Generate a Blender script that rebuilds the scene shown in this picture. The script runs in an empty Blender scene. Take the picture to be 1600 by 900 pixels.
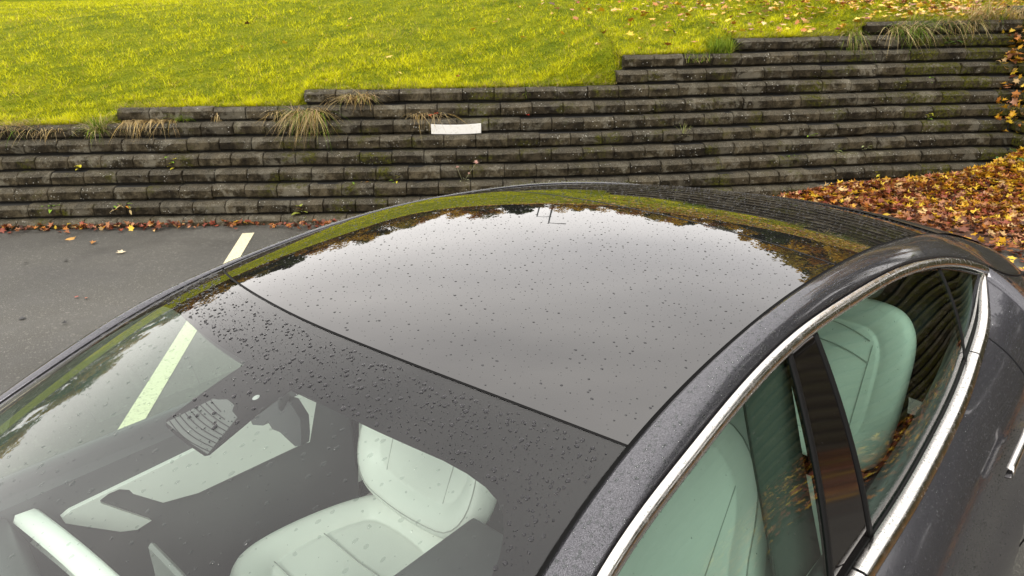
import bpy, bmesh, math, random
import numpy as np
from mathutils import Vector, Matrix
random.seed(7); rng = np.random.default_rng(7)
S = bpy.context.scene; C = S.collection

# ---------------- camera ----------------
CAM = (1.35413, -0.98138, 1.93445); YAW, PITCH, ROLL, FPX = 0.723195, 0.38462, -0.01135, 1121.0
cd = bpy.data.cameras.new('camera'); cam = bpy.data.objects.new('camera', cd); C.objects.link(cam)
cd.sensor_width = 36; cd.lens = 36*FPX/1600; cd.clip_start = 0.02; cd.clip_end = 2000
_f = Vector((math.cos(YAW)*math.cos(PITCH), math.sin(YAW)*math.cos(PITCH), -math.sin(PITCH)))
_r = _f.cross(Vector((0, 0, 1))).normalized(); _u = _r.cross(_f)
_r2 = math.cos(ROLL)*_r+math.sin(ROLL)*_u; _u2 = -math.sin(ROLL)*_r+math.cos(ROLL)*_u
m = Matrix((_r2, _u2, -_f)).transposed().to_4x4(); m.translation = Vector(CAM); cam.matrix_world = m
S.camera = cam
# ---------------- sky, sun, exposure ----------------
S.view_settings.view_transform = 'Standard'; S.view_settings.look = 'None'; S.view_settings.gamma = 1
S.view_settings.exposure = 0.93
SUN_EL, SUN_AZ = math.radians(42), math.radians(205)   # azimuth: direction towards the sun, from +x
wd = bpy.data.worlds.new('World'); S.world = wd; wd.use_nodes = True
nt = wd.node_tree; nt.nodes.clear()
out = nt.nodes.new('ShaderNodeOutputWorld'); bg = nt.nodes.new('ShaderNodeBackground'); bg.inputs[1].default_value = 0.1
sky = nt.nodes.new('ShaderNodeTexSky'); sky.sky_type = 'NISHITA'; sky.sun_disc = False
sky.sun_elevation = SUN_EL; sky.sun_rotation = math.radians(90)-SUN_AZ
tc = nt.nodes.new('ShaderNodeTexCoord'); mp = nt.nodes.new('ShaderNodeMapping'); mp.inputs['Scale'].default_value = (1, 1, 2.2)
nz = nt.nodes.new('ShaderNodeTexNoise'); nz.inputs['Scale'].default_value = 1.4; nz.inputs['Detail'].default_value = 4; nz.inputs['Roughness'].default_value = .45
cr = nt.nodes.new('ShaderNodeValToRGB')
cr.color_ramp.elements[0].position = .30; cr.color_ramp.elements[0].color = (10.4, 10.0, 9.8, 1)
cr.color_ramp.elements[1].position = .70; cr.color_ramp.elements[1].color = (14.8, 14.1, 13.4, 1)
mx = nt.nodes.new('ShaderNodeMix'); mx.data_type = 'RGBA'; mx.inputs[0].default_value = .96
nt.links.new(tc.outputs['Generated'], mp.inputs[0]); nt.links.new(mp.outputs[0], nz.inputs[0]); nt.links.new(nz.outputs[0], cr.inputs[0])
nt.links.new(sky.outputs[0], mx.inputs[6]); nt.links.new(cr.outputs[0], mx.inputs[7]); nt.links.new(mx.outputs[2], bg.inputs[0]); nt.links.new(bg.outputs[0], out.inputs[0])
sl = bpy.data.lights.new('sun', 'SUN'); sl.energy = .8; sl.angle = math.radians(14); sl.color = (1, .96, .9)
so = bpy.data.objects.new('sun', sl); C.objects.link(so)
so.rotation_euler = Vector((math.cos(SUN_EL)*math.cos(SUN_AZ), math.cos(SUN_EL)*math.sin(SUN_AZ), math.sin(SUN_EL))).to_track_quat('Z', 'Y').to_euler()
try:
    S.cycles.transparent_max_bounces = 24; S.cycles.max_bounces = 10; S.cycles.transmission_bounces = 8
except Exception: pass

# ---------------- helpers ----------------
def mesh_data(name, V, F, mats=(), smooth=True, fcol=None, mi=None):
    V = np.asarray(V, np.float32); me = bpy.data.meshes.new(name)
    if isinstance(F, np.ndarray):
        k = F.shape[1]; me.vertices.add(len(V)); me.vertices.foreach_set('co', V.ravel())
        me.loops.add(F.size); me.loops.foreach_set('vertex_index', F.astype(np.int32).ravel())
        me.polygons.add(len(F)); me.polygons.foreach_set('loop_start', np.arange(0, F.size, k, dtype=np.int32))
        me.update(calc_edges=True)
    else:
        me.from_pydata(V.tolist(), [], F); me.update()
    for m_ in mats: me.materials.append(m_)
    if smooth: me.polygons.foreach_set('use_smooth', [True]*len(me.polygons))
    if mi is not None: me.polygons.foreach_set('material_index', mi)
    if fcol is not None:   # colour per face
        a = me.color_attributes.new('own_colour', 'FLOAT_COLOR', 'CORNER')
        n = np.empty(len(me.polygons), np.int32); me.polygons.foreach_get('loop_total', n)
        a.data.foreach_set('color', np.repeat(np.c_[fcol, np.ones(len(fcol))], n, axis=0).astype(np.float32).ravel())
    return me
def link(name, me, parent=None, loc=None, rot=None):
    o = bpy.data.objects.new(name, me); C.objects.link(o)
    if parent is not None: o.parent = parent
    if loc is not None: o.location = loc
    if rot is not None: o.rotation_euler = rot
    return o
def obj(name, V, F, m_, parent=None, **k): return link(name, mesh_data(name, V, F, [m_] if m_ else [], **k), parent)
def empty(name, loc, label, cat, group=None, parent=None):
    o = link(name, None, parent, loc); o.empty_display_size = .1
    return tag(o, label, cat, group)
def tag(o, label=None, cat=None, group=None, kind=None):
    for a, b in (('label', label), ('category', cat), ('group', group), ('kind', kind)):
        if b: o[a] = b
    return o
def grid_faces(n, m_, flip=False):
    i, j = np.meshgrid(np.arange(n-1), np.arange(m_-1), indexing='ij'); a = (i*m_+j).ravel()
    F = np.stack([a, a+m_, a+m_+1, a+1], 1)
    return F[:, ::-1] if flip else F
def gridobj(name, P, m_, parent=None, flip=False, thick=0, **k):
    P = np.asarray(P); n, q = P.shape[:2]
    o = obj(name, P.reshape(-1, 3), grid_faces(n, q, flip), m_, parent, **k)
    if thick:
        md = o.modifiers.new('s', 'SOLIDIFY'); md.thickness = thick; md.offset = -1
    return o
def mir(P):
    P = np.array(P, float); P[..., 1] *= -1; return P
def tube(P, r, n=8, close=True):
    P = np.asarray(P, float); k = len(P); r = np.broadcast_to(r, (k,)); T = np.gradient(P, axis=0); T /= np.linalg.norm(T, axis=1)[:, None]+1e-12
    ref = np.array([0, 0, 1.]) if abs(T[:, 2]).mean() < .8 else np.array([1., 0, 0])
    A = np.cross(T, ref); A /= np.linalg.norm(A, axis=1)[:, None]; B = np.cross(T, A)
    th = np.linspace(0, 2*np.pi, n, endpoint=False)
    V = (P[:, None]+r[:, None, None]*(A[:, None]*np.cos(th)[None, :, None]+B[:, None]*np.sin(th)[None, :, None])).reshape(-1, 3)
    F = []
    for i in range(k-1):
        for j in range(n): F.append([i*n+j, i*n+(j+1) % n, (i+1)*n+(j+1) % n, (i+1)*n+j])
    if close: F.append(list(range(n))[::-1]); F.append([(k-1)*n+j for j in range(n)])
    return V, F
def join(parts):
    V = []; F = []; o = 0
    for v, f in parts:
        V.append(np.asarray(v, float)); F += [[i+o for i in q] for q in f]; o += len(v)
    return np.concatenate(V), F
def box(x0, x1, y0, y1, z0, z1):
    V = [(x, y, z) for x in (x0, x1) for y in (y0, y1) for z in (z0, z1)]
    return V, [[0, 1, 3, 2], [4, 6, 7, 5], [0, 4, 5, 1], [2, 3, 7, 6], [0, 2, 6, 4], [1, 5, 7, 3]]
def rbox(name, b, m_, parent, bev=.01, seg=3):
    V, F = box(*b); o = obj(name, V, F, m_, parent, smooth=True)
    md = o.modifiers.new('b', 'BEVEL'); md.width = bev; md.segments = seg; return o

# ---------------- materials ----------------
def mat(name, col=(.5, .5, .5), rough=.5, metal=0, spec=None, coat=0):
    m_ = bpy.data.materials.new(name); m_.use_nodes = True; b = m_.node_tree.nodes['Principled BSDF']
    b.inputs['Base Color'].default_value = (*col, 1); b.inputs['Roughness'].default_value = rough; b.inputs['Metallic'].default_value = metal
    if spec is not None: b.inputs['Specular IOR Level'].default_value = spec
    if coat: b.inputs['Coat Weight'].default_value = coat; b.inputs['Coat Roughness'].default_value = .015
    return m_
class N:   # small node helper
    def __init__(s, m_): s.t = m_.node_tree; s.b = s.t.nodes.get('Principled BSDF')
    def n(s, k, **kw):
        x = s.t.nodes.new(k)
        for a, v in kw.items():
            if a.startswith('i_'): x.inputs[a[2:].replace('_', ' ')].default_value = v
            else: setattr(x, a, v)
        return x
    def l(s, a, b): s.t.links.new(a, b)
    def pos(s): return s.n('ShaderNodeNewGeometry').outputs['Position']
    def noise(s, scale, det=4, rough=.55, vec=None, dist=0):
        x = s.n('ShaderNodeTexNoise'); x.inputs['Scale'].default_value = scale; x.inputs['Detail'].default_value = det; x.inputs['Roughness'].default_value = rough; x.inputs['Distortion'].default_value = dist
        s.l(vec if vec is not None else s.pos(), x.inputs['Vector']); return x.outputs['Fac']
    def ramp(s, fac, stops, interp='LINEAR'):
        x = s.n('ShaderNodeValToRGB'); e = x.color_ramp.elements; x.color_ramp.interpolation = interp
        while len(e) < len(stops): e.new(.5)
        for q, (p, c_) in zip(e, stops): q.position = p; q.color = (*c_, 1) if len(c_) == 3 else c_
        s.l(fac, x.inputs[0]); return x.outputs[0]
    def mix(s, f, a, b, mode='MIX'):
        x = s.n('ShaderNodeMix', data_type='RGBA', blend_type=mode)
        for i, v in ((0, f), (6, a), (7, b)):
            if isinstance(v, (int, float)): x.inputs[i].default_value = v
            elif isinstance(v, tuple): x.inputs[i].default_value = (*v, 1)
            else: s.l(v, x.inputs[i])
        return x.outputs[2]
    def math(s, op, a, b=0.):
        x = s.n('ShaderNodeMath', operation=op)
        for i, v in ((0, a), (1, b)):
            if isinstance(v, (int, float)): x.inputs[i].default_value = v
            else: s.l(v, x.inputs[i])
        return x.outputs[0]
    def bump(s, h, strength=.5, dist=.01, normal=None):
        x = s.n('ShaderNodeBump'); x.inputs['Strength'].default_value = strength; x.inputs['Distance'].default_value = dist
        s.l(h, x.inputs['Height'])
        if normal is not None: s.l(normal, x.inputs['Normal'])
        s.l(x.outputs[0], s.b.inputs['Normal']); return x.outputs[0]

def fresnel(h, ior):
    g = h.n('ShaderNodeNewGeometry'); a = h.n('ShaderNodeMath', operation='MULTIPLY_ADD'); h.l(g.outputs['Backfacing'], a.inputs[0]); a.inputs[1].default_value = 1/ior-ior; a.inputs[2].default_value = ior
    fr = h.n('ShaderNodeFresnel'); h.l(a.outputs[0], fr.inputs[0]); return fr
def glass(name, tint, ior=1.5, rough=0.0, dirt=0.):
    m_ = bpy.data.materials.new(name); m_.use_nodes = True; h = N(m_); t = h.t; t.nodes.clear()
    o = t.nodes.new('ShaderNodeOutputMaterial'); tr = t.nodes.new('ShaderNodeBsdfTransparent'); tr.inputs[0].default_value = (*tint, 1)
    gl = t.nodes.new('ShaderNodeBsdfGlossy'); gl.inputs['Roughness'].default_value = rough; gl.inputs['Color'].default_value = (1, 1, 1, 1)
    fr = fresnel(h, ior)
    mx_ = t.nodes.new('ShaderNodeMixShader'); h.l(fr.outputs[0], mx_.inputs[0]); h.l(tr.outputs[0], mx_.inputs[1]); h.l(gl.outputs[0], mx_.inputs[2])
    h.l(mx_.outputs[0], o.inputs[0]); return m_
M = {}
M['windshield'] = glass('windshield_glass', (.87, .95, .90), 1.54)
M['sideglass'] = glass('side_window_glass', (.54, .69, .61))
M['roofglass'] = mat('dark_roof_glass', (.010, .010, .010), .012); M['roofglass'].node_tree.nodes['Principled BSDF'].inputs['IOR'].default_value = 1.82
M['frit'] = mat('black_frit', (.010, .009, .010), .6, spec=0)
M['seal'] = mat('rubber_seal', (.006, .006, .006), .6, spec=.12)
M['gloss_black'] = mat('gloss_black_trim', (.006, .005, .005), .06)
M['leather'] = mat('white_leather', (.80, .80, .77), .45)
M['leather2'] = mat('light_trim', (.62, .63, .60), .6)
M['stitch'] = mat('grey_stitching', (.42, .42, .40), .8)
M['lining'] = mat('grey_pillar_lining', (.07, .075, .07), .7)
M['dark_in'] = mat('dark_interior', (.035, .035, .037), .75)
M['dark_plastic'] = mat('grey_plastic', (.07, .07, .075), .5)
M['tyre'] = mat('tyre_rubber', (.02, .02, .02), .8)
M['alloy'] = mat('wheel_alloy', (.35, .35, .36), .3, 1)
M['red_lens'] = mat('red_lens', (.45, .02, .02), .15)
M['lens'] = mat('headlight_lens', (.5, .5, .52), .08)
M['white_board'] = mat('white_board', (.82, .81, .77), .5); h = N(M['white_board']); h.l(h.ramp(h.noise(38, 6, .75), [(.30, (.55, .52, .44)), (.45, (.80, .79, .74)), (.8, (.84, .83, .80))]), h.b.inputs['Base Color'])
M['marking'] = mat('road_marking', (.66, .64, .47), .75)
M['metal_pole'] = mat('painted_pole', (.05, .055, .06), .4)
# paint: dark metallic with wet sheen
p = mat('midnight_grey_paint', (.06, .06, .075), .24, .7, coat=.75); h = N(p)
nf = h.noise(900, 1); c_ = h.ramp(nf, [(.4, (.052, .052, .058)), (.7, (.17, .17, .186))]); h.l(c_, h.b.inputs['Base Color']); h.b.inputs['Specular Tint'].default_value = (.22, .22, .25, 1); h.b.inputs['Coat IOR'].default_value = 1.38
nb = h.noise(140, 3); h.l(h.ramp(h.noise(11, 5, .7), [(.35, (.015, .015, .015)), (.75, (.16, .16, .16))]), h.b.inputs['Coat Roughness'])
M['paint'] = p
# chrome / satin bright trim
p = mat('bright_trim', (.78, .77, .74), .17, 1); h = N(p)
h.l(h.ramp(h.noise(60, 4), [(.3, (.12, .12, .12)), (.7, (.30, .30, .30))]), h.b.inputs['Roughness']); h.b.inputs['Base Color'].default_value = (.66, .64, .61, 1); M['chrome'] = p
# leather seam bump
h = N(M['leather']); h.bump(h.noise(260, 3), .12, .002)
# droplets
M['drop_dark'] = mat('water_drop_on_dark', (.02, .02, .022), .02, spec=.35)
m_ = bpy.data.materials.new('water_drop_clear'); m_.use_nodes = True; h = N(m_); t = h.t; t.nodes.clear()
o_ = t.nodes.new('ShaderNodeOutputMaterial'); g1 = t.nodes.new('ShaderNodeBsdfTransparent'); g1.inputs[0].default_value = (.80, .82, .81, 1)
g2 = t.nodes.new('ShaderNodeBsdfGlossy'); g2.inputs['Roughness'].default_value = .03; fr = fresnel(h, 1.4)
mx_ = t.nodes.new('ShaderNodeMixShader'); h.l(fr.outputs[0], mx_.inputs[0]); h.l(g1.outputs[0], mx_.inputs[1]); h.l(g2.outputs[0], mx_.inputs[2]); h.l(mx_.outputs[0], o_.inputs[0])
M['drop_clear'] = m_
# asphalt
p = mat('asphalt', (.06, .06, .058), .72); h = N(p)
fine = h.noise(190, 3, .7); v = h.n('ShaderNodeTexVoronoi'); v.inputs['Scale'].default_value = 110; h.l(h.pos(), v.inputs['Vector'])
base = h.ramp(fine, [(.32, (.022, .022, .019)), (.5, (.058, .056, .049)), (.68, (.15, .145, .125))])
spk = h.ramp(v.outputs['Color'], [(.80, (0, 0, 0)), (.88, (1, 1, 1))]); base = h.mix(h.math('MULTIPLY', spk, .38), base, (.26, .25, .22))
big = h.ramp(h.noise(1.1, 5, .6), [(.35, (.78, .78, .76)), (.65, (1.15, 1.14, 1.1))]); base = h.mix(1., base, big, 'MULTIPLY')
h.l(base, h.b.inputs['Base Color']); h.bump(fine, .6, .006)
h.l(h.ramp(h.noise(2.2, 4), [(.35, (.5, .5, .5)), (.65, (.8, .8, .8))]), h.b.inputs['Roughness']); M['asphalt'] = p
h = N(M['marking']); h.l(h.ramp(h.noise(60, 5, .7), [(.34, (.14, .135, .10)), (.43, (.60, .55, .36)), (.8, (.68, .63, .43))]), h.b.inputs['Base Color'])
# concrete blocks
def concrete(name, moss):
    p = mat(name, (.1, .1, .09), .85, spec=.15); h = N(p); oi = h.n('ShaderNodeObjectInfo').outputs['Random']
    a = h.noise(8, 8, .78); base = h.ramp(a, [(.34, (.006, .0045, .0022)), (.47, (.021, .0165, .009)), (.60, (.064, .053, .034))])
    pale = h.ramp(h.noise(4.6, 7, .72, dist=.4), [(.53, (0, 0, 0)), (.60, (1, 1, 1))]); base = h.mix(h.math('MULTIPLY', pale, .55), base, (.145, .135, .108))
    tone = h.ramp(oi, [(0, (.60, .57, .52)), (.5, (.95, .93, .86)), (1, (1.5, 1.48, 1.40))]); base = h.mix(1., base, tone, 'MULTIPLY')
    g = h.n('ShaderNodeTexVoronoi'); g.inputs['Scale'].default_value = 34; h.l(h.pos(), g.inputs['Vector'])
    w = h.ramp(g.outputs['Distance'], [(.13, (1, 1, 1)), (.19, (0, 0, 0))]); w = h.math('MULTIPLY', w, h.ramp(h.noise(7, 3), [(.5, (0, 0, 0)), (.6, (1, 1, 1))]))
    gn = h.n('ShaderNodeSeparateXYZ'); h.l(h.n('ShaderNodeNewGeometry').outputs['True Normal'], gn.inputs[0]); ledge_light = h.ramp(gn.outputs['Z'], [(.45, (0, 0, 0)), (.6, (1, 1, 1))])
    base = h.mix(h.math('MULTIPLY', ledge_light, .42), base, h.ramp(h.noise(90, 4, .8), [(.38, (.045, .038, .024)), (.52, (.11, .10, .075)), (.66, (.26, .245, .2))]))  # sky light on upward faces painted into the colour, with gritty speckle
    base = h.mix(h.math('MULTIPLY', w, .7), base, (.48, .47, .42))
    # moss grows as its own patches
    ms = h.ramp(h.noise(2.7, 6, .68), [(.57-moss, (0, 0, 0)), (.68-moss, (1, 1, 1))])
    ms = h.math('MULTIPLY', ms, h.ramp(h.noise(34, 4, .7), [(.42, (0, 0, 0)), (.56, (1, 1, 1))]))
    base = h.mix(ms, base, h.ramp(h.noise(55, 3), [(.35, (.022, .024, .002)), (.7, (.085, .082, .006))]))
    h.l(base, h.b.inputs['Base Color']); h.bump(h.noise(60, 6, .8), 1., .012); return p
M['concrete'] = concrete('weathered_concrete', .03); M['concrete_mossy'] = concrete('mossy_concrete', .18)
p = mat('gap_soil', (.012, .011, .008), 1); M['soil'] = p
# lawn ground
p = mat('mossy_lawn', (.1, .13, .01), .9, spec=.05); h = N(p)
a = h.ramp(h.noise(3.1, 6, .65), [(.3, (.10, .14, .006)), (.5, (.20, .23, .01)), (.7, (.32, .32, .015))])
b_ = h.ramp(h.noise(50, 5, .7), [(.3, (.30, .34, .25)), (.6, (1.0, 1.0, 1.0))]); a = h.mix(1., a, b_, 'MULTIPLY'); h.l(a, h.b.inputs['Base Color']); h.bump(h.noise(40, 5, .75), 1, .03); M['lawn'] = p
def attr_mat(name, rough=.6, sss=0., spec=.12):
    p = mat(name, (.2, .2, .1), rough, spec=spec); h = N(p); a = h.n('ShaderNodeAttribute', attribute_name='own_colour')
    h.l(a.outputs['Color'], h.b.inputs['Base Color'])
    if sss:
        t = h.t; tl = t.nodes.new('ShaderNodeBsdfTranslucent'); h.l(a.outputs['Color'], tl.inputs[0]); mx_ = t.nodes.new('ShaderNodeMixShader'); mx_.inputs[0].default_value = sss
        o = [n_ for n_ in t.nodes if n_.type == 'OUTPUT_MATERIAL'][0]; h.l(h.b.outputs[0], mx_.inputs[1]); h.l(tl.outputs[0], mx_.inputs[2]); h.l(mx_.outputs[0], o.inputs[0])
    return p
M['grass'] = attr_mat('grass_blades', .75, .3); M['leaf'] = attr_mat('fallen_leaf', .4, .12, .4); M['foliage'] = attr_mat('tree_leaves', .6, .25); M['weed'] = attr_mat('weed_green', .6, .25)
M['bark'] = mat('bark', (.06, .045, .035), .9); h = N(M['bark']); h.bump(h.noise(30, 5), 1, .02)
M['mould'] = mat('leaf_mould', (.06, .028, .014), .9); h = N(M['mould']); h.l(h.ramp(h.noise(40, 4), [(.35, (.03, .014, .008)), (.7, (.14, .06, .025))]), h.b.inputs['Base Color']); h.bump(h.noise(45, 4), 1, .02)

# ---- curve and surface functions (car frame: x rearward, y to the far side, z up)
def spline(xs, ys):
    xs = np.array(xs, float); ys = np.array(ys, float); n = len(xs)
    h = np.diff(xs); A = np.zeros((n, n)); b = np.zeros(n)
    A[0, 0] = A[-1, -1] = 1
    for i in range(1, n-1):
        A[i, i-1] = h[i-1]; A[i, i] = 2*(h[i-1]+h[i]); A[i, i+1] = h[i]
        b[i] = 6*((ys[i+1]-ys[i])/h[i]-(ys[i]-ys[i-1])/h[i-1])
    M = np.linalg.solve(A, b)
    def f(x):
        x = np.asarray(x, float)
        i = np.clip(np.searchsorted(xs, x)-1, 0, n-2)
        a = x-xs[i]; c_ = xs[i+1]-x; hh = h[i]
        r = (M[i]*c_**3+M[i+1]*a**3)/(6*hh)+(ys[i]/hh-M[i]*hh/6)*c_+(ys[i+1]/hh-M[i+1]*hh/6)*a
        return np.where(x < xs[0], ys[0]+(x-xs[0])*(ys[1]-ys[0])/h[0], np.where(x > xs[-1], ys[-1]+(x-xs[-1])*(ys[-1]-ys[-2])/h[-1], r))
    return f
Gt = spline([1.05, 1.3, 1.6, 1.9, 2.08, 2.45, 2.9, 3.4, 3.9, 4.3], [.70, .655, .603, .562, .548, .538, .532, .526, .512, .48])
Gz = spline([1.05, 1.3, 1.6, 1.84, 1.95, 2.08, 2.25, 2.45, 2.65, 2.9, 3.15, 3.4, 3.7, 3.9, 4.3], [.925, 1.05, 1.194, 1.297, 1.333, 1.362, 1.385, 1.398, 1.398, 1.381, 1.353, 1.313, 1.254, 1.209, 1.105])
Cr = spline([1.05, 1.6, 2.08, 2.5, 2.9, 3.4, 3.9, 4.3], [.05, .068, .078, .046, .034, .028, .024, .02])
Bu = spline([1.05, 1.6, 2.08, 2.5, 2.9, 3.4, 4.3], [.30, .20, .139, .06, .00, -.035, -.06])
def W(u, v, dz=0.0):
    u, v = np.broadcast_arrays(np.asarray(u, float), np.asarray(v, float))
    return np.stack([u-Bu(u)*(1-v*v), Gt(u)*v, Gz(u)+Cr(u)*(1-np.abs(v)**2.3)+dz], -1)
C1t = spline([1.1, 1.5, 1.9, 2.13, 2.33, 2.6, 2.84, 3.2, 3.45, 3.7, 3.97, 4.2, 4.45, 4.66], [.765, .69, .620, .602, .593, .587, .589, .602, .620, .650, .698, .735, .76, .74])
C1z = spline([1.1, 1.5, 1.9, 2.13, 2.33, 2.6, 2.84, 3.2, 3.45, 3.7, 3.97, 4.2, 4.45, 4.66], [.935, 1.112, 1.304, 1.341, 1.363, 1.368, 1.350, 1.315, 1.2725, 1.214, 1.122, 1.035, .965, .91])
Bt = spline([1.25, 1.8, 2.55, 2.8, 3.04, 3.355, 3.52, 3.77, 3.97], [.80, .80, .792, .803, .806, .798, .786, .757, .70])
Bz = spline([1.25, 1.8, 2.6, 2.9, 3.3, 3.65, 3.85, 3.97], [.925, .932, .945, .965, .992, 1.025, 1.066, 1.112])
# ================= SETTING =================
def sheet(name, x0, x1, y0, y1, z, m_): return tag(obj(name, [(x0, y0, z), (x1, y0, z), (x1, y1, z), (x0, y1, z)], [[0, 1, 2, 3]], m_, smooth=False), kind='structure')
sheet('car_park_ground', -300, 300, -300, 300, 0, M['asphalt'])
# wall geometry: u runs along the wall, k is the course
P0 = np.array([2.98, 6.69]); E_ = np.array([.74041511, -.67214989]); NN = np.array([.67214989, .74041511])
HC, BC, Z0 = .1328, .0744, .0749
_off = spline([-3, 0, 2, 4, 6, 8, 9.5, 11], [.36, .111, -.05, -.25, -.345, -.29, -.318, -.38])
def wp(u, k, back=0.0):
    u = np.asarray(u, float); return P0+E_*u[..., None]+NN*(_off(u)+k*BC+back)[..., None]
def wpt(u, k, back, z): q = wp(np.array(u), k, back); return (q[0], q[1], z)

# one block, 0.298 long, face at y=0 looking to -y, centred on x, z from 0
def block_mesh(name, L, m_, seed):
    r_ = random.Random(seed); c_ = .006; prof = [(.055, .002), (.046, .018), (.006, .025), (0, .034), (-.002, .095), (.003, .101), (.036, .127), (.05, .1300), (.30, .1315)]
    V = []; F = []
    xs = [-L/2, -L/2+c_, -L*.17, L*.17, L/2-c_, L/2]
    for i, x in enumerate(xs):
        ins = .007 if i in (0, 5) else 0
        for (y, z) in prof: V.append((x, y+ins+r_.uniform(-.0022, .0022), z-(.003 if i in (0, 5) and z > .05 else 0)+r_.uniform(-.0015, .0015)))
    n = len(prof)
    for i in range(5):
        for j in range(n-1): F.append([i*n+j, (i+1)*n+j, (i+1)*n+j+1, i*n+j+1])
    F.append(list(range(n))[::-1]); F.append([5*n+j for j in range(n)])
    me = mesh_data(name, V, F, [m_], smooth=False); return me
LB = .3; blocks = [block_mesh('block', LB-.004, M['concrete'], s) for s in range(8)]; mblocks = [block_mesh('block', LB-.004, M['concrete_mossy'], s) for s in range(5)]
starts = {0: -.4, 1: -.4, 2: -.4, 3: -.4, 4: -.4, 5: -.4, 6: 1.03, 7: 2.78, 8: 5.78, 9: 5.86, 10: 7.02, 11: 8.42}
wall = tag(link('retaining_wall', None, None, (P0[0], P0[1], 0)), 'long dark concrete block retaining wall with stepped top below the lawn', 'retaining wall')
def place_block(me, par, base, a, z, rl=0):
    o = bpy.data.objects.new('concrete_block', me); C.objects.link(o); o.parent = par
    o.location = (base[0]-par.location[0], base[1]-par.location[1], z); o.rotation_euler = (rl, 0, a); return o
def course(k, u0, u1, parts, ju):
    u = u0
    while u < u1-.05:
        um = u+LB/2; a = wp(np.array(um-.1), k); b = wp(np.array(um+.1), k); c_ = wp(np.array(um), k)+NN*(ju.uniform(-.005, .007)+(ju.uniform(-.016, .012) if ju.random() < .15 else 0))
        ang = math.atan2(b[1]-a[1], b[0]-a[0]); parts.append((k, um, c_, ang, Z0+k*HC+ju.uniform(-.004, .003))); u += LB
ju = random.Random(3); main = []; extra = []
for k in range(-1, 12):
    ue = 9.62+.035*k
    s0 = starts.get(k, -.4)+ (0 if k > 5 else -ju.uniform(0, .28))
    course(k, s0, ue, extra if k == -1 else main, ju)
for k in range(-1, 6): course(k, -16+.13*k, -.72, extra, ju)
seen = main[:300]
for (k, um, c_, ang, z) in seen:
    mm = mblocks if (um > 8.9 and ju.random() < .55) else blocks
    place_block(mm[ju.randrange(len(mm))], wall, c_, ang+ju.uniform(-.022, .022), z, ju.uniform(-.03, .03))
def merged(name, items, mset, par):
    Vs = []; Fs = []; o = 0
    for (k, um, c_, ang, z) in items:
        me = mset[ju.randrange(len(mset))]; co = np.empty(len(me.vertices)*3, np.float32); me.vertices.foreach_get('co', co); co = co.reshape(-1, 3).astype(float)
        ca, sa = math.cos(ang), math.sin(ang); R_ = np.array([[ca, -sa, 0], [sa, ca, 0], [0, 0, 1]]); co = co@R_.T+np.array([c_[0]-par.location[0], c_[1]-par.location[1], z])
        Vs.append(co); Fs += [[i+o for i in p_.vertices] for p_ in me.polygons]; o += len(co)
    q = obj(name, np.concatenate(Vs), Fs, M['concrete'], par, smooth=False); q['kind'] = 'stuff'; return q
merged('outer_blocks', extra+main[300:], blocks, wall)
# dark fill of the joints, stepped behind the faces
jf = []
for k in range(-1, 12):
    us = np.linspace(starts[k]+.02 if k > 5 else -16, 9.9, 90); rows = [np.c_[wp(us, k, bk), np.full(90, Z0+k*HC+dz)] for bk, dz in ((.048, -.004), (.050, HC-.006), (.29, HC-.007))]
    jf.append((np.array(rows).reshape(-1, 3)-np.array([P0[0], P0[1], 0]), grid_faces(3, 90).tolist()))
v, f = join(jf); obj('joint_fill', v, f, M['soil'], wall, smooth=False)

# side wall after the corner, coming towards the viewer
def corner(k): return wp(np.array(9.66+.038*k), k)
def sp(m_, k, back=0.): return corner(k)-NN*m_+E_*(back)
side = tag(link('side_retaining_wall', None, None, (*corner(0), 0)), 'mossy concrete block wall turning the corner beside the leaf pile at far right', 'retaining wall')
sang = math.atan2(-NN[1], -NN[0]); items = []
for k in range(-1, 13):
    m0 = -.10-ju.uniform(0, .2)
    for i in range(56 if k < 12 else 40):
        mm_ = m0+i*LB+LB/2; c_ = corner(k)-NN*mm_+E_*(.02); items.append((k, mm_, c_, sang, Z0+k*HC))
near_i = [q for q in items if q[1] < 6.2][:290]; ids = set(map(id, near_i))
for (k, um, c_, ang, z) in near_i: place_block(mblocks[ju.randrange(5)], side, c_, ang, z)
merged('outer_blocks', [q for q in items if id(q) not in ids], mblocks, side)
ms = np.linspace(-.3, 17, 30); rows = []
for k in range(-1, 13):
    for dz in (0, HC): rows.append([[*(corner(k)-NN*m_+E_*.07), Z0+k*HC+dz-.004] for m_ in ms])
gridobj('joint_fill', np.array(rows)-np.array([*corner(0), 0]), M['soil'], side, smooth=False)

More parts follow.
